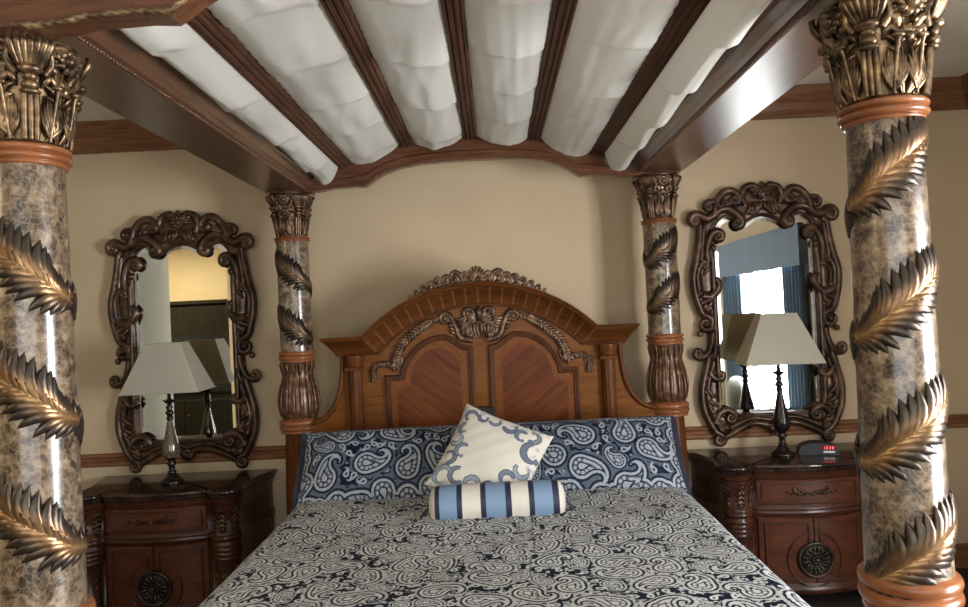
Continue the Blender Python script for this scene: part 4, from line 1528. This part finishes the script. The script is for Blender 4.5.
    for (a, b_, c, d, w2) in ((-.40, 1.17, -.335, 1.085, .016), (-.405, 1.11, -.33, 1.035, .015), (-.395, 1.05, -.345, .985, .014), (-.37, 1.27, -.34, 1.18, .014), (-.375, .985, -.30, .915, .014), (-.35, .945, -.285, .875, .012)):
        blade(m, (a, b_ - .781), (c, d - .781), w2, H - .002, H + .004, -.18, up=.014, n=9)
    scroll(m, S([(-.365, .935), (-.335, .99), (-.29, 1.012), (-.25, .995)]), .015, end=(.033, -1), h=H + .006)
    scroll(m, S([(-.30, .850), (-.25, .876), (-.19, .905), (-.12, .925), (-.05, .915), (0.0, .895)]), .016, h=H - .004)
    scroll(m, S([(-.27, .905), (-.2, .935), (-.12, .955), (-.05, .948), (0.0, .935)]), .012, h=H)
    for q in range(4):
        a = math.radians(-10 - q * 26)
        blade(m, (0, .915 - .781), (.055 * math.sin(a), .905 - .781 - .06 * math.cos(a)), .012, H, H - .006, up=.014)
    m.tube([(-.326, -.036, z - .781) for z in np.linspace(1.06, 1.92, 12)], .017, 10, 1.0)
    for path, hf, nb in (([(-.385, 1.31), (-.405, 1.22), (-.405, 1.13), (-.385, 1.04)], .036, 7), ([(-.375, 1.02), (-.345, .95), (-.315, .90)], .034, 6),
                         ([(-.395, 2.08), (-.405, 1.99), (-.425, 1.90), (-.42, 1.82)], .030, 7), ([(-.43, 1.76), (-.405, 1.68), (-.375, 1.62)], .032, 6),
                         ([(-.10, 2.275), (-.155, 2.255), (-.215, 2.255), (-.265, 2.225)], .030, 7), ([(-.345, 1.62), (-.35, 1.54), (-.35, 1.46)], .026, 5)):
        fern(m, S(path), hf, nb, .0095, 40, H - .006, .006, .012, .14)
    mirrored(m, st)
    m.ball((0, -H - .012, 2.298 - .781), .036, .020, .036)
    for q in range(8):
        a = q * PI / 4
        m.ball((.028 * math.cos(a), -H - .024, 2.298 - .781 + .028 * math.sin(a)), .013, .010, .013)
    blade(m, (0, 2.335 - .781), (0, 2.375 - .781), .016, H, H, up=.012)
    m.ball((0, -H - .006, .915 - .781), .022, .016, .020)
    m.v = [(q[0] * .965, q[1], q[2]) for q in m.v]
    m.build('frame', MT['frame'], root)
    CH = 1.0
    # glass with its bevelled rim
    m = MB()
    n = len(I)
    cz = 1.57 - .781
    ring0, ring1 = [], []
    for i in range(n):
        p = np.array(I[i]); a = np.array(I[(i - 1) % n]); b_ = np.array(I[(i + 1) % n])
        t = unit(b_ - a); nn = np.array((-t[1], t[0]))
        if np.dot(nn, np.array((0, cz)) - p) < 0 and abs(p[1] - cz) < .4: nn = -nn
        c = np.array((0, cz))
        inn = p + (np.array((-p[0], (cz - p[1]))) / max(1e-6, np.linalg.norm(np.array((-p[0], cz - p[1]))))) * .03
        inn = np.array((p[0] * (1 - .022 / .302), cz + (p[1] - cz) * (1 - .022 / .59)))
        out_ = np.array((p[0] * 1.02, cz + (p[1] - cz) * 1.01))
        ring0.append((out_[0], -.010, out_[1])); ring1.append((inn[0], -.0125, inn[1]))
    m.grid([ring0, ring1], closed_v=True, smooth=False)
    m.add(ring1, [tuple(range(n))], smooth=False)
    m.v = [(q[0] * .965, q[1], q[2]) for q in m.v]
    g = m.build('glass', MT['mirror'], root)
    return root
mirror(NXL, 'carved dark mirror left of the bed reflecting a yellow wall')
mirror(NXR + .003, 'carved dark mirror right of the bed reflecting a window with blue curtains')

# ------------------------------------------------------------------ lamps
def lamp(x, y, label, body_mat, rz, w_=.205, d_=.150):
    root = thing('table_lamp', label, 'lamp', (x, y, .781), rz, 'table lamps with pyramid shades')
    m = MB()
    m.lathe([(.062, 0), (.064, .010), (.058, .018), (.045, .024), (.036, .034), (.026, .05)], seg=32)
    m.build('base', MT['lampdark'], root)
    m = MB()
    prof = [(.016, .045)]
    for zc, r_ in ((.060, .026), (.085, .020), (.108, .028)):
        prof += [(r_ * .7, zc - .010), (r_, zc), (r_ * .7, zc + .010)]
    prof += [(.020, .13), (.036, .142), (.040, .146)]
    m.lathe(prof, seg=24)
    m.build('lower_stem', MT['lampdark'], root)
    m = MB()
    m.lathe([(.038, .145), (.046, .165), (.047, .19), (.042, .22), (.031, .27), (.021, .32), (.015, .352)], seg=32)
    m.build('body', body_mat, root)
    m = MB()
    prof = [(.015, .350)]
    for zc, r_ in ((.368, .021), (.398, .025), (.428, .021)):
        prof += [(r_ * .62, zc - .014), (r_, zc), (r_ * .62, zc + .014)]
    prof += [(.012, .446), (.018, .455), (.030, .466), (.032, .470), (.014, .472), (.010, .476), (.010, .70)]
    m.lathe(prof, seg=24)
    for k in range(8):
        a = k * PI / 4
        m.tube([(.02 * math.cos(a), .02 * math.sin(a), .458), (.036 * math.cos(a), .036 * math.sin(a), .474)], [.006, .002], 6)
    m.build('upper_stem', MT['lampdark'], root)
    m = MB()
    z0, z1 = .522, .795
    k_ = .46
    outr, inr = [], []
    for (z, q, o) in ((z0, 1, 0), (z1, k_, 0)):
        outr.append([(-w_ * q, -d_ * q, z), (w_ * q, -d_ * q, z), (w_ * q, d_ * q, z), (-w_ * q, d_ * q, z)])
        e = .004
        inr.append([(-w_ * q + e, -d_ * q + e, z), (w_ * q - e, -d_ * q + e, z), (w_ * q - e, d_ * q - e, z), (-w_ * q + e, d_ * q - e, z)])
    m.grid([outr[0], outr[1], inr[1], inr[0]], closed_u=True, closed_v=True, smooth=False)
    sh = m.build('lamp_shade', MT['shade'], root)
    for (z, q) in ((z0, 1), (z1, k_)):
        m = MB()
        c = [(-w_ * q, -d_ * q, z), (w_ * q, -d_ * q, z), (w_ * q, d_ * q, z), (-w_ * q, d_ * q, z)]
        for a, b_ in zip(c, c[1:] + c[:1]):
            m.tube([a, b_], .003, 6)
        m.build('shade_trim', MT['shade'], sh)
    return root
lamp(-1.79, 4.135, 'table lamp with cream pyramid shade and glassy teardrop base, on left nightstand', MT['mercury'], math.radians(3), .215, .145)
lamp(1.675, 4.13, 'table lamp with cream pyramid shade and dark base, on right nightstand', MT['lampdark'], math.radians(-6), .21, .15)

# ------------------------------------------------------------------ clock radio
ck = thing('clock_radio', 'small black clock radio with red display on the right nightstand', 'clock', (1.872, 4.14, .781), math.radians(-14))
m = MB()
P = []
for k in range(13):
    a = PI * k / 12
    P.append((.105 * math.cos(a) * (1 if True else 0), .004 + .062 * math.sin(a) ** .75))
m.prism([(.105, 0)] + P + [(-.105, 0)], -.055, .055)
m.build('case', MT['chrome_black'], ck)
m = MB(); m.box(.012, .086, -.058, -.054, .030, .052)
sc_ = m.build('display', plain('red_display_panel', (0.16, 0.004, 0.008), .2), ck)
m = MB(); m.box(.022, .080, -.0575, -.054, .013, .022)
m.build('button_bar', MT['white'], ck)
SEG = {'0': 'abcdef', '1': 'bc', '2': 'abged', '4': 'fgbc', '6': 'afgedc', '8': 'abcdefg', '5': 'afgcd', '9': 'abcdfg', '3': 'abgcd', '7': 'abc'}
m = MB()
w2, h2, t2 = .007, .0065, .0011
for i, ch in enumerate('1028'):
    x0, z0 = .022 + i * .0145 + (.002 if i > 1 else 0), .034
    for sgm in SEG[ch]:
        bx = {'a': (0, w2, 2 * h2 - t2, 2 * h2), 'g': (0, w2, h2 - t2 / 2, h2 + t2 / 2), 'd': (0, w2, 0, t2), 'b': (w2 - t2, w2, h2, 2 * h2), 'c': (w2 - t2, w2, 0, h2), 'f': (0, t2, h2, 2 * h2), 'e': (0, t2, 0, h2)}[sgm]
        m.box(x0 + bx[0], x0 + bx[1], -.0592, -.0578, z0 + bx[2], z0 + bx[3])
m.build('digits', emit('led_red', (1.0, .10, .12), 2.5), sc_)

# ------------------------------------------------------------------ things seen in the mirrors
ar = thing('armchair', 'pale grey upholstered armchair with rounded back beside the blue curtain, seen in the mirror', 'armchair', (2.16, 1.5, 0), math.radians(-70))
def cushion(m, x0, x1, y0, y1, z0, z1, p=3.2):
    P = []
    for i in range(15):
        a = -PI / 2 + PI * i / 14
        row = []
        for j in range(28):
            b_ = 2 * PI * j / 28
            f = lambda v_, e: math.copysign(abs(v_) ** e, v_)
            row.append(((x0 + x1) / 2 + (x1 - x0) / 2 * f(math.cos(a), 2 / p) * f(math.cos(b_), 2 / p), (y0 + y1) / 2 + (y1 - y0) / 2 * f(math.cos(a), 2 / p) * f(math.sin(b_), 2 / p), (z0 + z1) / 2 + (z1 - z0) / 2 * f(math.sin(a), 2 / p)))
        P.append(row)
    return m.grid(P, closed_v=True)
for nm, bx in (('seat', (-.33, .33, -.36, .30, .24, .46)), ('backrest', (-.36, .36, .20, .40, .30, .92)), ('armrest', (-.42, -.27, -.34, .34, .18, .62)), ('armrest', (.27, .42, -.34, .34, .18, .62))):
    m = MB(); cushion(m, *bx); m.build(nm, MT['chair'], ar)
for (x, y) in ((-.34, -.28), (.34, -.28), (-.34, .28), (.34, .28)):
    m = MB(); m.lathe([(.018, 0), (.022, .06), (.03, .24)], x, y, 12); m.build('leg', MT['lampdark'], ar)

cb = thing('media_cabinet', 'dark wooden cabinet against the yellow wall, seen in the left mirror', 'cabinet', (-4.45, YR + .30, 0))
m = MB(); m.box(-.95, .95, -.29, .29, .06, 2.0, .02); m.box(-.99, .99, -.29, .33, 2.0, 2.06, .012); m.box(-.93, .93, -.28, .26, 0, .07)
m.build('carcass', MT['cab'], cb)
for s2 in (-1, 1):
    m = MB(); m.box(s2 * .47 - .45, s2 * .47 + .45, .288, .31, .10, .62, .006)
    d = m.build('door', MT['cab'], cb)
    m = MB(); m.ball((s2 * .06, .32, .40), .015); m.build('knob', MT['pull'], d)
m = MB(); m.box(-.70, .70, .288, .315, .72, 1.55, .006)
m.build('screen', MT['screen'], cb)
